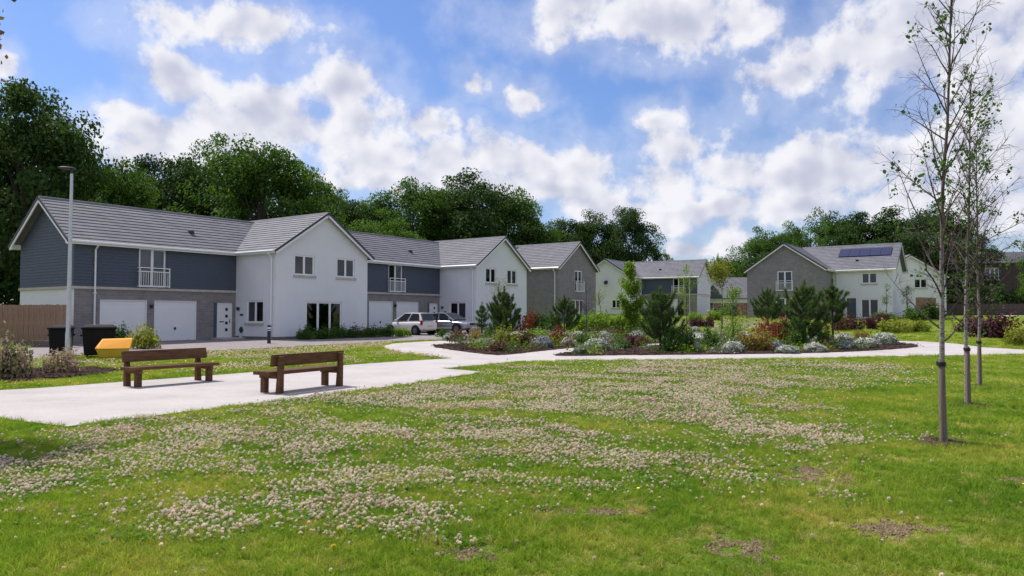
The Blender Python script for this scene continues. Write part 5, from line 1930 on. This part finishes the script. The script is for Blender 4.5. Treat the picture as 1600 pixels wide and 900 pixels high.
# ---- birches on the lawn at right
def birch(label, x, y, h, lean, seed, n_cl):
    rng = np.random.default_rng(seed)
    t = thing('birch_tree', label, 'birch', (x, y, gz(y)), 0, 'staked birches on the lawn')
    wob = rng.normal(size=(9, 2)) * 0.012

    def tp(z):
        f = max(0, z) / h
        i = min(7, int(f * 8))
        s = f * 8 - i
        w_ = wob[i] * (1 - s) + wob[i + 1] * s
        return np.array([lean * f ** 1.4 + w_[0], w_[1], z])
    zs = np.concatenate([[-0.1], np.linspace(0.05, h, 22)])
    mb = MB()
    mb.tube([tp(z) for z in zs], [0.034 * (1 - 0.92 * max(0, z) / h) + 0.002 for z in zs], 10)
    mb.build('trunk', M['birch'], t, smooth=True)
    bm_ = MB()
    ends = []
    nb = 46
    for i in range(nb):
        f = i / (nb - 1)
        z = 1.25 + (h * 0.95 - 1.25) * f ** 0.9
        a = i * 2.399 + rng.uniform(-0.5, 0.5)
        L = (1.15 - 0.75 * f) * rng.uniform(0.65, 1.25) * h / 6.0 * (0.55 + 0.45 * min(1, f * 4))
        up = rng.uniform(0.9, 1.9) + 0.5 * f
        p = tp(z)
        r0 = 0.0105 * (1 - 0.6 * f) + 0.002
        pts = [p]
        d = unit(np.array([math.cos(a), math.sin(a), up * 0.75])[None])[0]
        ns = 6
        for s in range(ns):
            d = unit((d + rng.normal(size=3) * 0.10 + np.array([0, 0, 0.06 - 0.02 * s]))[None])[0]
            pts.append(pts[-1] + d * L / ns * 1.25)
        bm_.tube(pts, [r0 * (1 - s / (ns + 0.6)) + 0.0012 for s in range(ns + 1)], 5, cap=False)
        for q in range(9):
            s0 = rng.uniform(0.2, 1.0) * ns
            k0 = min(ns - 1, int(s0))
            b0 = pts[k0] + (pts[k0 + 1] - pts[k0]) * (s0 - k0)
            dd = unit((d + rng.normal(size=3) * 0.65)[None])[0]
            l2 = L * rng.uniform(0.22, 0.5)
            tp_ = [b0]
            for s in range(4):
                dd = unit((dd + rng.normal(size=3) * 0.16 + np.array([0, 0, -0.02]))[None])[0]
                tp_.append(tp_[-1] + dd * l2 / 4)
            bm_.tube(tp_, [0.0038, 0.003, 0.0024, 0.0019, 0.0013], 3, cap=False)
            ends.append(tp_[rng.integers(2, 5)])
            for w_ in range(2):
                d3 = unit((dd + rng.normal(size=3) * 0.7)[None])[0]
                b3 = tp_[rng.integers(1, 4)]
                bm_.tube([b3, b3 + d3 * l2 * 0.25, b3 + d3 * l2 * 0.45 + np.array([0, 0, -0.01])], [0.0022, 0.0017, 0.0012], 3, cap=False)
    bm_.build('branches', M['twig'], t)
    ends = np.array(ends)
    C = []
    pick = rng.choice(len(ends), n_cl, replace=False)
    for j in pick:
        m = int(rng.integers(6, 16))
        C.append(ends[j] + rng.normal(size=(m, 3)) * np.array([0.04, 0.04, 0.05]))
    for j in range(10):
        z = rng.uniform(1.3, h * 0.8)
        m = int(rng.integers(5, 14))
        C.append(tp(z) + rng.normal(size=(m, 3)) * np.array([0.05, 0.05, 0.06]))
    C = np.concatenate(C)
    V, F = leaves(rng, C, rng.normal(size=C.shape), rng.uniform(0.04, 0.07, len(C)), 0.75, droop=0.8)
    link('leaves', np_mesh('leaves', V, F, M['leaf_mid'], np.clip(rng.random(len(C)) * 1.1, 0, 1)), t)
    k = MB()
    k.tube([(-0.018, -0.068, -0.1), (-0.018, -0.068, 1.02), (-0.018, -0.068, 1.04)], [0.040, 0.038, 0.030], 10)
    k.build('stake', M['stake'], t, smooth=True)
    k = MB()
    k.tube([(-0.020, -0.072, 0.96), (-0.020, -0.072, 1.01)], 0.048, 12)
    k.tube([(0.004, 0.002, 0.965), (0.004, 0.002, 1.015)], 0.042, 12)
    k.tube([(-0.01, -0.04, 0.94), (-0.01, -0.04, 1.04)], 0.03, 8)
    k.build('rubber_tie', M['tie'], t, smooth=True)
    # mulch ring with bark chips
    mb = MB()
    n = 28
    rr = [0.36 * (1 + 0.18 * math.sin(3 * a + seed) + 0.1 * rng.normal()) for a in np.linspace(0, 6.283, n, endpoint=False)]
    ring = [(rr[i] * math.cos(6.283 * i / n), rr[i] * math.sin(6.283 * i / n), 0.004) for i in range(n)]
    inner = [(v[0] * 0.55, v[1] * 0.55, 0.045) for v in ring]
    for i in range(n):
        j = (i + 1) % n
        mb.quad(ring[i], ring[j], inner[j], inner[i])
    mb.poly(inner)
    for i in range(240):
        a, r = rng.random() * 6.283, 0.44 * rng.random() ** 0.5
        c = Vector((r * math.cos(a), r * math.sin(a), 0.015 + 0.045 * max(0, 1 - r / 0.3)))
        q = Matrix.Rotation(rng.random() * 6.28, 3, 'Z') @ Matrix.Rotation(rng.normal() * 0.5, 3, 'X')
        l_, w_ = rng.uniform(0.015, 0.04), rng.uniform(0.006, 0.012)
        mb._add([c + q @ Vector(v) for v in ((-l_, -w_, 0), (l_, -w_ * 0.6, 0.004), (l_ * 0.8, w_, 0.006), (-l_ * 0.9, w_, 0.003), (0, 0, 0.012))], [(0, 1, 4), (1, 2, 4), (2, 3, 4), (3, 0, 4)])
    o = mb.build('mulch_ring', M['mulch'], t)
    o['kind'] = 'stuff'


birch('nearest staked birch with bare twigs and a few green leaves', 5.32, 9.1, 6.4, 0.30, 3, 52)
birch('second staked birch, in the middle of the three', 7.97, 12.84, 6.0, 0.22, 8, 60)
birch('farthest staked birch of the three on the lawn', 10.27, 16.11, 5.8, 0.10, 12, 55)

# young tree just beyond the left edge: some leaves reach into view and it shades the lawn
sapling('young tree at the left edge shading a patch of lawn', -8.75, 10.1, 2.0, 6.3, 77, leaf='leaf_brown', n_leaf=11000, crown0=0.56, size=0.11, name='young_tree')

# ------------------------------------------------------------------ lawn growth: grass, clover, small flowers (uncountable: stuff)
def inpoly(P, poly):
    x, y = P[:, 0], P[:, 1]
    r = np.zeros(len(P), bool)
    n = len(poly)
    for i in range(n):
        x0, y0 = poly[i][:2]
        x1, y1 = poly[(i + 1) % n][:2]
        if y0 == y1:
            continue
        c = ((y0 > y) != (y1 > y)) & (x < (x1 - x0) * (y - y0) / (y1 - y0) + x0)
        r ^= c
    return r


_g = np.random.default_rng(99).random((256, 256))


def vnoise(x, y):
    xi, yi = np.floor(x).astype(int), np.floor(y).astype(int)
    fx, fy = x - xi, y - yi
    fx, fy = fx * fx * (3 - 2 * fx), fy * fy * (3 - 2 * fy)
    a, b = _g[xi % 256, yi % 256], _g[(xi + 1) % 256, yi % 256]
    c, d = _g[xi % 256, (yi + 1) % 256], _g[(xi + 1) % 256, (yi + 1) % 256]
    return (a * (1 - fx) + b * fx) * (1 - fy) + (c * (1 - fx) + d * fx) * fy


def fbm(x, y, o=4):
    s, a, t = 0, 0.5, 0
    for i in range(o):
        s = s + a * vnoise(x * 2 ** i + 17 * i, y * 2 ** i + 31 * i)
        t += a
        a *= 0.55
    return s / t


def scatter(name, P, rot, scl, idx, protos, label):
    """instances of the protos on points (geometry nodes)"""
    me = bpy.data.meshes.new(name)
    me.vertices.add(len(P))
    me.vertices.foreach_set('co', np.asarray(P, np.float32).ravel())
    for nm, ty, key, arr in (('rot', 'FLOAT_VECTOR', 'vector', rot), ('scl', 'FLOAT_VECTOR', 'vector', scl), ('idx', 'INT', 'value', idx)):
        a = me.attributes.new(nm, ty, 'POINT')
        a.data.foreach_set(key, np.asarray(arr, np.int32 if ty == 'INT' else np.float32).ravel())
    o = link(name, me)
    ng = bpy.data.node_groups.new(name, 'GeometryNodeTree')
    ng.interface.new_socket('Geometry', in_out='INPUT', socket_type='NodeSocketGeometry')
    ng.interface.new_socket('Geometry', in_out='OUTPUT', socket_type='NodeSocketGeometry')
    N, L = ng.nodes.new, ng.links.new
    gi, go = N('NodeGroupInput'), N('NodeGroupOutput')
    mp = N('GeometryNodeMeshToPoints')
    L(gi.outputs[0], mp.inputs[0])
    gt = N('GeometryNodeGeometryToInstance')
    for pr in protos:
        oi = N('GeometryNodeObjectInfo')
        oi.inputs[0].default_value = pr
        L(oi.outputs['Geometry'], gt.inputs[0])
    ip_ = N('GeometryNodeInstanceOnPoints')
    ip_.inputs['Pick Instance'].default_value = True
    L(mp.outputs[0], ip_.inputs['Points'])
    L(gt.outputs[0], ip_.inputs['Instance'])
    for nm, ty, s in (('rot', 'FLOAT_VECTOR', 'Rotation'), ('scl', 'FLOAT_VECTOR', 'Scale'), ('idx', 'INT', 'Instance Index')):
        na = N('GeometryNodeInputNamedAttribute')
        na.data_type = ty
        na.inputs[0].default_value = nm
        L(na.outputs[0], ip_.inputs[s])
    L(ip_.outputs[0], go.inputs[0])
    m = o.modifiers.new('scatter', 'NODES')
    m.node_group = ng
    return tag(o, label, None, kind='stuff')


def proto(me):
    return bpy.data.objects.new(me.name, me)


def tuft(seed, n, h, r, w, mat, lean=0.5):
    rng = np.random.default_rng(seed)
    a = rng.random(n) * 6.283
    rad = r * rng.random(n) ** 0.6
    base = np.stack([rad * np.cos(a), rad * np.sin(a), np.full(n, -0.004)], 1)
    d = rng.normal(size=(n, 3)) * lean
    d[:, 2] = 1
    d = unit(d)
    ln = (h * rng.uniform(0.55, 1.1, n))[:, None]
    s = unit(np.cross(d, rng.normal(size=(n, 3)))) * w
    bend = rng.normal(size=(n, 3)) * 0.25 * ln
    bend[:, 2] = -np.abs(bend[:, 2]) * 0.4
    V = np.empty((n, 5, 3))
    V[:, 0], V[:, 1] = base - s, base + s
    mid = base + d * ln * 0.55
    V[:, 2], V[:, 3] = mid + s * 0.8, mid - s * 0.8
    V[:, 4] = base + d * ln + bend
    F = []
    for i in range(n):
        F += [(i * 5, i * 5 + 1, i * 5 + 2), (i * 5, i * 5 + 2, i * 5 + 3), (i * 5 + 3, i * 5 + 2, i * 5 + 4)]
    return np_mesh('tuft', V.reshape(-1, 3), np.array(F), mat)


def clover_head(seed):
    """round flower head of many small petals on a stem"""
    rng = np.random.default_rng(seed)
    n = 64
    d = sphere_pts(rng, n)
    d[:, 2] = np.where(d[:, 2] < -0.55, -d[:, 2], d[:, 2])
    c = d * 0.0095 + np.array([0, 0, 0.062])
    s = unit(np.cross(d, rng.normal(size=(n, 3)))) * 0.0026
    V = np.empty((n, 4, 3))
    V[:, 0] = c - d * 0.004
    V[:, 1] = c + s
    V[:, 2] = c + d * 0.0055 + np.array([0, 0, 0.001])
    V[:, 3] = c - s
    F = np.arange(n * 4).reshape(n, 4)
    up = (d[:, 2] + 1) / 2
    V2 = []
    for a in (0, 2.1, 4.2):
        V2.append((0.0009 * math.cos(a), 0.0009 * math.sin(a), 0.0))
        V2.append((0.0009 * math.cos(a), 0.0009 * math.sin(a), 0.058))
    V2 = np.array(V2)
    F2 = np.array([(0, 2, 3, 1), (2, 4, 5, 3), (4, 0, 1, 5)]) + n * 4
    me = np_mesh('clover_head', np.concatenate([V.reshape(-1, 3), V2]), np.concatenate([F, F2]), M['petal'],
                 np.concatenate([np.clip(0.25 + 0.75 * up * rng.uniform(0.75, 1.15, n) - (0.35 if seed % 3 == 0 else 0), 0, 1), np.zeros(3)]))
    me.materials.append(M['grass_stem'])
    mi = np.zeros(len(F) + 3, np.int32)
    mi[-3:] = 1
    me.polygons.foreach_set('material_index', mi)
    return me


def clover_leaves(seed):
    rng = np.random.default_rng(seed)
    C, Nn = [], []
    for k in range(7):
        b = np.array([rng.normal() * 0.022, rng.normal() * 0.022, rng.uniform(0.022, 0.045)])
        a0 = rng.random() * 6.28
        for j in range(3):
            a = a0 + 2.094 * j
            C.append(b + np.array([math.cos(a), math.sin(a), 0]) * 0.0085)
            Nn.append(np.array([math.cos(a) * 0.25 + rng.normal() * 0.2, math.sin(a) * 0.25 + rng.normal() * 0.2, 1]))
    C, Nn = np.array(C), np.array(Nn)
    V, F = leaves(rng, C, Nn, 0.019, 0.95)
    return np_mesh('clover_leaf', V, F, M['clover_leaf'], rng.random(len(C)))


CLOVER = [(-7.4, 8.0), (-6.4, 9.4), (-5.7, 10.6), (-4.45, 13.0), (-2.79, 15.6), (-0.66, 18.6), (0.59, 22.6), (4.22, 24.1), (8.02, 24.1), (10.75, 23.2), (11.75, 21.3), (8.67, 16.8), (5.82, 14.8), (4.63, 12.3),
          (5.03, 10.9), (4.83, 9.25), (3.76, 8.8), (2.3, 6.62), (1.34, 6.17), (0.55, 6.38), (-0.21, 5.98), (-0.37, 5.37), (-0.92, 5.3), (-1.3, 5.75), (-1.77, 5.37), (-2.4, 5.54), (-3.63, 5.98), (-5.6, 6.3), (-7.2, 6.9)]
BARE = [(3.0, 7.4, 0.34, 0.45), (1.59, 5.0, 0.22, 0.18), (2.88, 5.45, 0.26, 0.16), (-0.21, 4.9, 0.24, 0.12), (0.62, 5.95, 0.30, 0.10), (5.0, 7.0, 0.34, 0.16)]
rng = np.random.default_rng(2024)


def cover(y0, y1, dens, side=0.80):
    """random ground points in the part of the lawn that can be seen, with some margin"""
    n = int(dens * side * (y1 ** 2 - y0 ** 2) + dens * 2.0 * (y1 - y0))
    y = np.sqrt(rng.random(n) * (y1 ** 2 - y0 ** 2) + y0 ** 2)
    x = (rng.random(n) * 2 - 1) * (side * y + 1.0)
    return np.stack([x, y], 1)


NOGRASS = [PATH, ROAD, smooth_poly(BED1, 3), smooth_poly(BED2, 3), smooth_poly(LEFTBED, 3)]


def on_lawn(P):
    k = np.ones(len(P), bool)
    for poly in NOGRASS:
        k &= ~inpoly(P, poly)
    return k


def bare_at(P):
    b = np.zeros(len(P))
    for (bx, by, rx, ry) in BARE:
        d = np.hypot((P[:, 0] - bx) / (rx * 1.7), (P[:, 1] - by) / (ry * 1.9)) + (fbm(P[:, 0] * 5, P[:, 1] * 5) - 0.5) * 1.6
        b = np.maximum(b, np.clip(1.15 - d, 0, 1))
    return b


def to3(P, dz=0.0):
    return np.concatenate([P, np.interp(P[:, 1], GY, GZ)[:, None] + dz], 1)


tufts = [proto(tuft(s, 16, 0.040, 0.035, 0.0022, M['grass'], 0.65)) for s in (1, 2, 3, 4)]
tallt = [proto(tuft(s, 18, 0.075, 0.03, 0.0024, M['grass'], 0.45)) for s in (5, 6)]
dry = [proto(tuft(s, 14, 0.030, 0.04, 0.002, M['drygrass'], 1.1)) for s in (7, 8)]
Ps, Sc, Ix = [], [], []
for (y0, y1, dn, sx, sz) in ((3.2, 6.5, 1000, 1.0, 1.0), (6.5, 10, 620, 1.25, 1.05), (10, 16, 300, 1.7, 1.15), (16, 27, 110, 2.6, 1.3), (27, 45, 26, 4.5, 1.6), (45, 90, 5, 9.0, 2.2)):
    P = cover(y0, y1, dn)
    P = P[on_lawn(P)]
    b = bare_at(P)
    P, b = P[rng.random(len(P)) > b * 0.38], b[:0]
    b = bare_at(P)
    m = len(P)
    s = rng.uniform(0.75, 1.3, m)
    fb = fbm(P[:, 0] * 0.9 + 7, P[:, 1] * 0.9)
    hh = sz * s * (0.55 + 0.9 * fb) * (1 - 0.5 * b)
    ix = rng.integers(0, 4, m)
    ix = np.where(rng.random(m) < 0.05 + 0.10 * (fb > 0.56), rng.integers(4, 6, m), ix)
    dm = fbm(P[:, 0] * 2.1 + 50, P[:, 1] * 2.1 + 9)
    ix = np.where(rng.random(m) < 0.07 + 0.6 * np.clip((dm - 0.52) * 6, 0, 1) + 0.9 * b, rng.integers(6, 8, m), ix)
    Ps.append(P)
    Sc.append(np.stack([sx * s, sx * s, hh], 1))
    Ix.append(ix)
P, Sc, Ix = np.concatenate(Ps), np.concatenate(Sc), np.concatenate(Ix)
rot = np.stack([rng.normal(size=len(P)) * 0.08, rng.normal(size=len(P)) * 0.08, rng.random(len(P)) * 6.283], 1)
scatter('grass', to3(P), rot, Sc, Ix, tufts + tallt + dry, 'short mown grass with fresh and dry patches covering the lawn')


def clover_density(P):
    q = P + np.stack([fbm(P[:, 0] * 1.3, P[:, 1] * 1.3 + 40) - 0.5, fbm(P[:, 0] * 1.3 + 90, P[:, 1] * 1.3) - 0.5], 1) * 1.6
    ins = inpoly(q + rng.normal(size=P.shape) * (0.16 + 0.02 * P[:, 1:2]), CLOVER).astype(float)
    # drifts lie along the mowing direction
    u = P[:, 0] * 0.93 - P[:, 1] * 0.36
    v = P[:, 0] * 0.36 + P[:, 1] * 0.93
    f1 = fbm(u * 0.55 + 3, v * 1.15 + 8, 5)
    f2 = fbm(u * 2.3 + 30, v * 3.4 + 18, 3)
    d = np.clip((f1 - 0.40) * 5.5, 0, 1) ** 1.1 * 0.9 + 0.10
    d *= np.clip((f2 - 0.31) * 3.8, 0.08, 1)
    d *= np.clip((P[:, 0] + 7.2) * 0.5, 0.25, 1)
    return ins * d


heads = [proto(clover_head(s)) for s in (1, 2, 3, 4, 5, 6)]
cl = [proto(clover_leaves(s)) for s in (1, 2, 3)]
Ps, Sc = [], []
Pl, Sl = [], []
for (y0, y1, dn, s0) in ((4.5, 8.5, 1150, 0.84), (8.5, 13, 850, 0.92), (13, 19, 520, 1.08), (19, 26, 320, 1.3)):
    P = cover(y0, y1, dn)
    P = P[on_lawn(P)]
    d = clover_density(P)
    k = rng.random(len(P)) < d
    Ps.append(P[k])
    Sc.append(s0 * np.clip(rng.normal(size=k.sum()) * 0.22 + 0.98, 0.5, 1.5))
    P = cover(y0, y1, dn * 0.55)
    P = P[on_lawn(P)]
    d = np.clip(clover_density(P) * 1.6, 0, 0.9)
    k = rng.random(len(P)) < d
    Pl.append(P[k])
    Sl.append(s0 * 1.05 * rng.uniform(0.8, 1.3, k.sum()))
# stray heads over the rest of the lawn, and the strip across the path
P = cover(4.2, 26, 2.2)
P = P[on_lawn(P)]
Ps.append(P)
Sc.append(rng.uniform(0.7, 1.2, len(P)))
P = cover(17, 42, 60)
P = P[on_lawn(P) & (P[:, 0] < -2.5) & (P[:, 0] + P[:, 1] * 0.62 < 17)]
k = rng.random(len(P)) < np.clip((fbm(P[:, 0] * 0.5, P[:, 1] * 0.5 + 60) - 0.42) * 4, 0, 1)
Ps.append(P[k])
Sc.append(1.7 * rng.uniform(0.7, 1.2, k.sum()))
P, s = np.concatenate(Ps), np.concatenate(Sc)
rot = np.stack([rng.normal(size=len(P)) * 0.22, rng.normal(size=len(P)) * 0.22, rng.random(len(P)) * 6.283], 1)
f3 = fbm(P[:, 0] * 1.6 + 5, P[:, 1] * 1.6 + 77)
ix = np.where(f3 + rng.normal(size=len(P)) * 0.1 > 0.52, rng.choice([2, 5], len(P)), rng.choice([0, 1, 3, 4], len(P)))
scatter('white_clover', to3(P), rot, np.stack([s, s, s * rng.uniform(0.7, 1.15, len(s))], 1), ix, heads, 'white and pinkish clover flowers drifting across the lawn')
P, s = np.concatenate(Pl), np.concatenate(Sl)
rot = np.stack([rng.normal(size=len(P)) * 0.15, rng.normal(size=len(P)) * 0.15, rng.random(len(P)) * 6.283], 1)
scatter('clover_leaves', to3(P), rot, np.stack([s, s, s * 0.85], 1), rng.integers(0, 3, len(P)), cl, 'dark green clover leaves under the clover flowers')

# small yellow flowers too many to count on the strip by the path, and scattered on the lawn
P = cover(14, 40, 16)
P = P[on_lawn(P) & (P[:, 0] < -3)]
k = rng.random(len(P)) < np.clip((fbm(P[:, 0] * 0.7 + 21, P[:, 1] * 0.7) - 0.5) * 6, 0, 0.9)
P = np.concatenate([P[k], cover(6, 24, 0.35)])
P = P[on_lawn(P)]
mb = MB()
mb.lathe([(0.002, 0.045), (0.012, 0.050), (0.016, 0.056), (0.008, 0.058)], 8)
mb.tube([(0, 0, 0), (0, 0, 0.046)], 0.0012, 3)
hk = proto(mb.mesh('yellow_flower', M['dandelion']))
s = rng.uniform(0.6, 1.2, len(P)) * (0.7 + 0.02 * P[:, 1])
scatter('yellow_flowers', to3(P), np.stack([rng.normal(size=len(P)) * 0.2, rng.normal(size=len(P)) * 0.2, np.zeros(len(P))], 1), np.stack([s, s, s], 1), np.zeros(len(P), int), [hk], 'tiny yellow wildflowers dotted in the grass')

# worn spots: crumbs of dry soil and dead thatch thinning outwards
def crumbs(seed):
    r_ = np.random.default_rng(seed)
    mb = MB()
    for i in range(10):
        c = Vector((r_.normal() * 0.018, r_.normal() * 0.018, 0.004))
        q = Matrix.Rotation(r_.random() * 6.28, 3, 'Z') @ Matrix.Rotation(r_.normal() * 0.4, 3, 'X')
        l_, w_, h_ = r_.uniform(0.006, 0.016), r_.uniform(0.005, 0.012), r_.uniform(0.004, 0.012)
        mb._add([c + q @ Vector(v) for v in ((-l_, -w_, -0.003), (l_, -w_ * 0.6, -0.002), (l_ * 0.8, w_, -0.003), (-l_ * 0.9, w_, -0.002), (0, 0, h_))], [(0, 1, 4), (1, 2, 4), (2, 3, 4), (3, 0, 4)])
    return proto(mb.mesh('soil_crumbs', M['soil']))


Pc = []
for i, (bx, by, rx, ry) in enumerate(BARE):
    n = int(1700 * rx * ry * 3.1)
    q = rng.normal(size=(n, 2)) * np.array([rx, ry]) * 0.55 + np.array([bx, by])
    f_ = fbm(q[:, 0] * 7 + i, q[:, 1] * 7)
    Pc.append(q[f_ > 0.47])
P = np.concatenate(Pc)
s = rng.uniform(0.7, 1.5, len(P))
scatter('dry_soil', to3(P, 0.002), np.stack([np.zeros(len(P)), np.zeros(len(P)), rng.random(len(P)) * 6.28], 1), np.stack([s, s, s], 1), rng.integers(0, 3, len(P)), [crumbs(i) for i in range(3)], 'crumbs of dry bare soil in worn spots of the lawn')


def dandelion(label, x, y, seed):
    t = thing('dandelion', label, 'dandelion', (x, y, gz(y)), seed, 'dandelions in the lawn')
    mb = MB()
    mb.tube([(0, 0, -0.005), (0.004, 0.002, 0.03), (0.006, 0.0, 0.06)], [0.0022, 0.002, 0.002], 6)
    mb.build('stem', M['grass_stem'], t)
    r_ = np.random.default_rng(seed)
    n = 70
    a = r_.random(n) * 6.283
    el = r_.uniform(0.1, 1.2, n)
    d = np.stack([np.cos(a) * np.cos(el), np.sin(a) * np.cos(el), np.sin(el)], 1)
    c = np.array([0.006, 0, 0.06])
    sd = unit(np.cross(d, np.array([0, 0, 1.0]))) * 0.0022
    V = np.empty((n, 4, 3))
    V[:, 0] = c
    V[:, 1] = c + d * 0.013 + sd
    V[:, 2] = c + d * r_.uniform(0.016, 0.020, (n, 1))
    V[:, 3] = c + d * 0.013 - sd
    link('flower_head', np_mesh('flower_head', V.reshape(-1, 3), np.arange(n * 4).reshape(n, 4), M['dandelion']), t)


dandelion('yellow dandelion left of the pair below the clover edge', -1.24, 5.28, 1)
dandelion('yellow dandelion right of the pair, touching the clover', -1.10, 5.33, 2)
dandelion('yellow dandelion alone nearest the viewer', -1.18, 4.90, 3)


# bark chips on the mulched beds
def chip(seed):
    r_ = np.random.default_rng(seed)
    mb = MB()
    for i in range(9):
        c = Vector((r_.normal() * 0.07, r_.normal() * 0.07, 0.012))
        q = Matrix.Rotation(r_.random() * 6.28, 3, 'Z') @ Matrix.Rotation(r_.normal() * 0.5, 3, 'X')
        l_, w_ = r_.uniform(0.025, 0.06), r_.uniform(0.010, 0.02)
        mb._add([c + q @ Vector(v) for v in ((-l_, -w_, 0), (l_, -w_ * 0.6, 0.004), (l_ * 0.8, w_, 0.006), (-l_ * 0.9, w_, 0.003), (0, 0, 0.02))], [(0, 1, 4), (1, 2, 4), (2, 3, 4), (3, 0, 4)])
    return proto(mb.mesh('bark_chip', M['mulch']))


Pc = []
for poly, dn in ((BED1, 14), (BED2, 22), (LEFTBED, 30)):
    a = np.array(smooth_poly(poly, 3))
    lo, hi = a.min(0), a.max(0)
    q = rng.random((int(dn * np.prod(hi - lo)), 2)) * (hi - lo) + lo
    Pc.append(q[inpoly(q, a)])
P = np.concatenate(Pc)
s = rng.uniform(0.8, 1.8, len(P))
scatter('bark_chips', to3(P, 0.03), np.stack([np.zeros(len(P)), np.zeros(len(P)), rng.random(len(P)) * 6.28], 1), np.stack([s, s, s], 1), rng.integers(0, 3, len(P)), [chip(i) for i in range(3)], 'loose bark chips strewn over the planting beds')


# low ground cover knitting the planting together
gcp = []
for nm, sd in (('mid', 101), ('lime', 102), ('brown', 103), ('silver', 104), ('mid', 105), ('lime', 106)):
    r_ = np.random.default_rng(sd)
    n = 110
    C = r_.normal(size=(n, 3)) * np.array([0.16, 0.16, 0.09]) + np.array([0, 0, 0.12])
    C[:, 2] = np.abs(C[:, 2])
    V, F = leaves(r_, C, r_.normal(size=(n, 3)) * 0.7 + np.array([0, 0, 0.8]), r_.uniform(0.04, 0.09, n), 0.5)
    gcp.append(proto(np_mesh('ground_cover', V, F, M['leaf_' + nm], r_.random(n))))
Pc = []
for poly, dn in ((BED1, 1.5), (BED2, 1.2)):
    a = np.array(smooth_poly(poly, 3))
    c = a.mean(0)
    lo, hi = a.min(0), a.max(0)
    q = rng.random((int(dn * np.prod(hi - lo)), 2)) * (hi - lo) + lo
    q = q[inpoly(c + (q - c) * 1.12, a)]
    Pc.append(q[fbm(q[:, 0] * 0.8, q[:, 1] * 0.8 + 5) > 0.44])
P = np.concatenate(Pc)
s = rng.uniform(0.7, 1.7, len(P))
kf = np.clip((fbm(P[:, 0] * 0.35 + 60, P[:, 1] * 0.35) * 8 - 1.9 + rng.normal(size=len(P)) * 0.9).astype(int), 0, 5)
scatter('ground_cover', to3(P, 0.03), np.stack([np.zeros(len(P)), np.zeros(len(P)), rng.random(len(P)) * 6.28], 1), np.stack([s, s, s * rng.uniform(0.8, 1.5, len(P))], 1), kf, gcp, 'low mixed ground cover filling gaps between the bed shrubs')
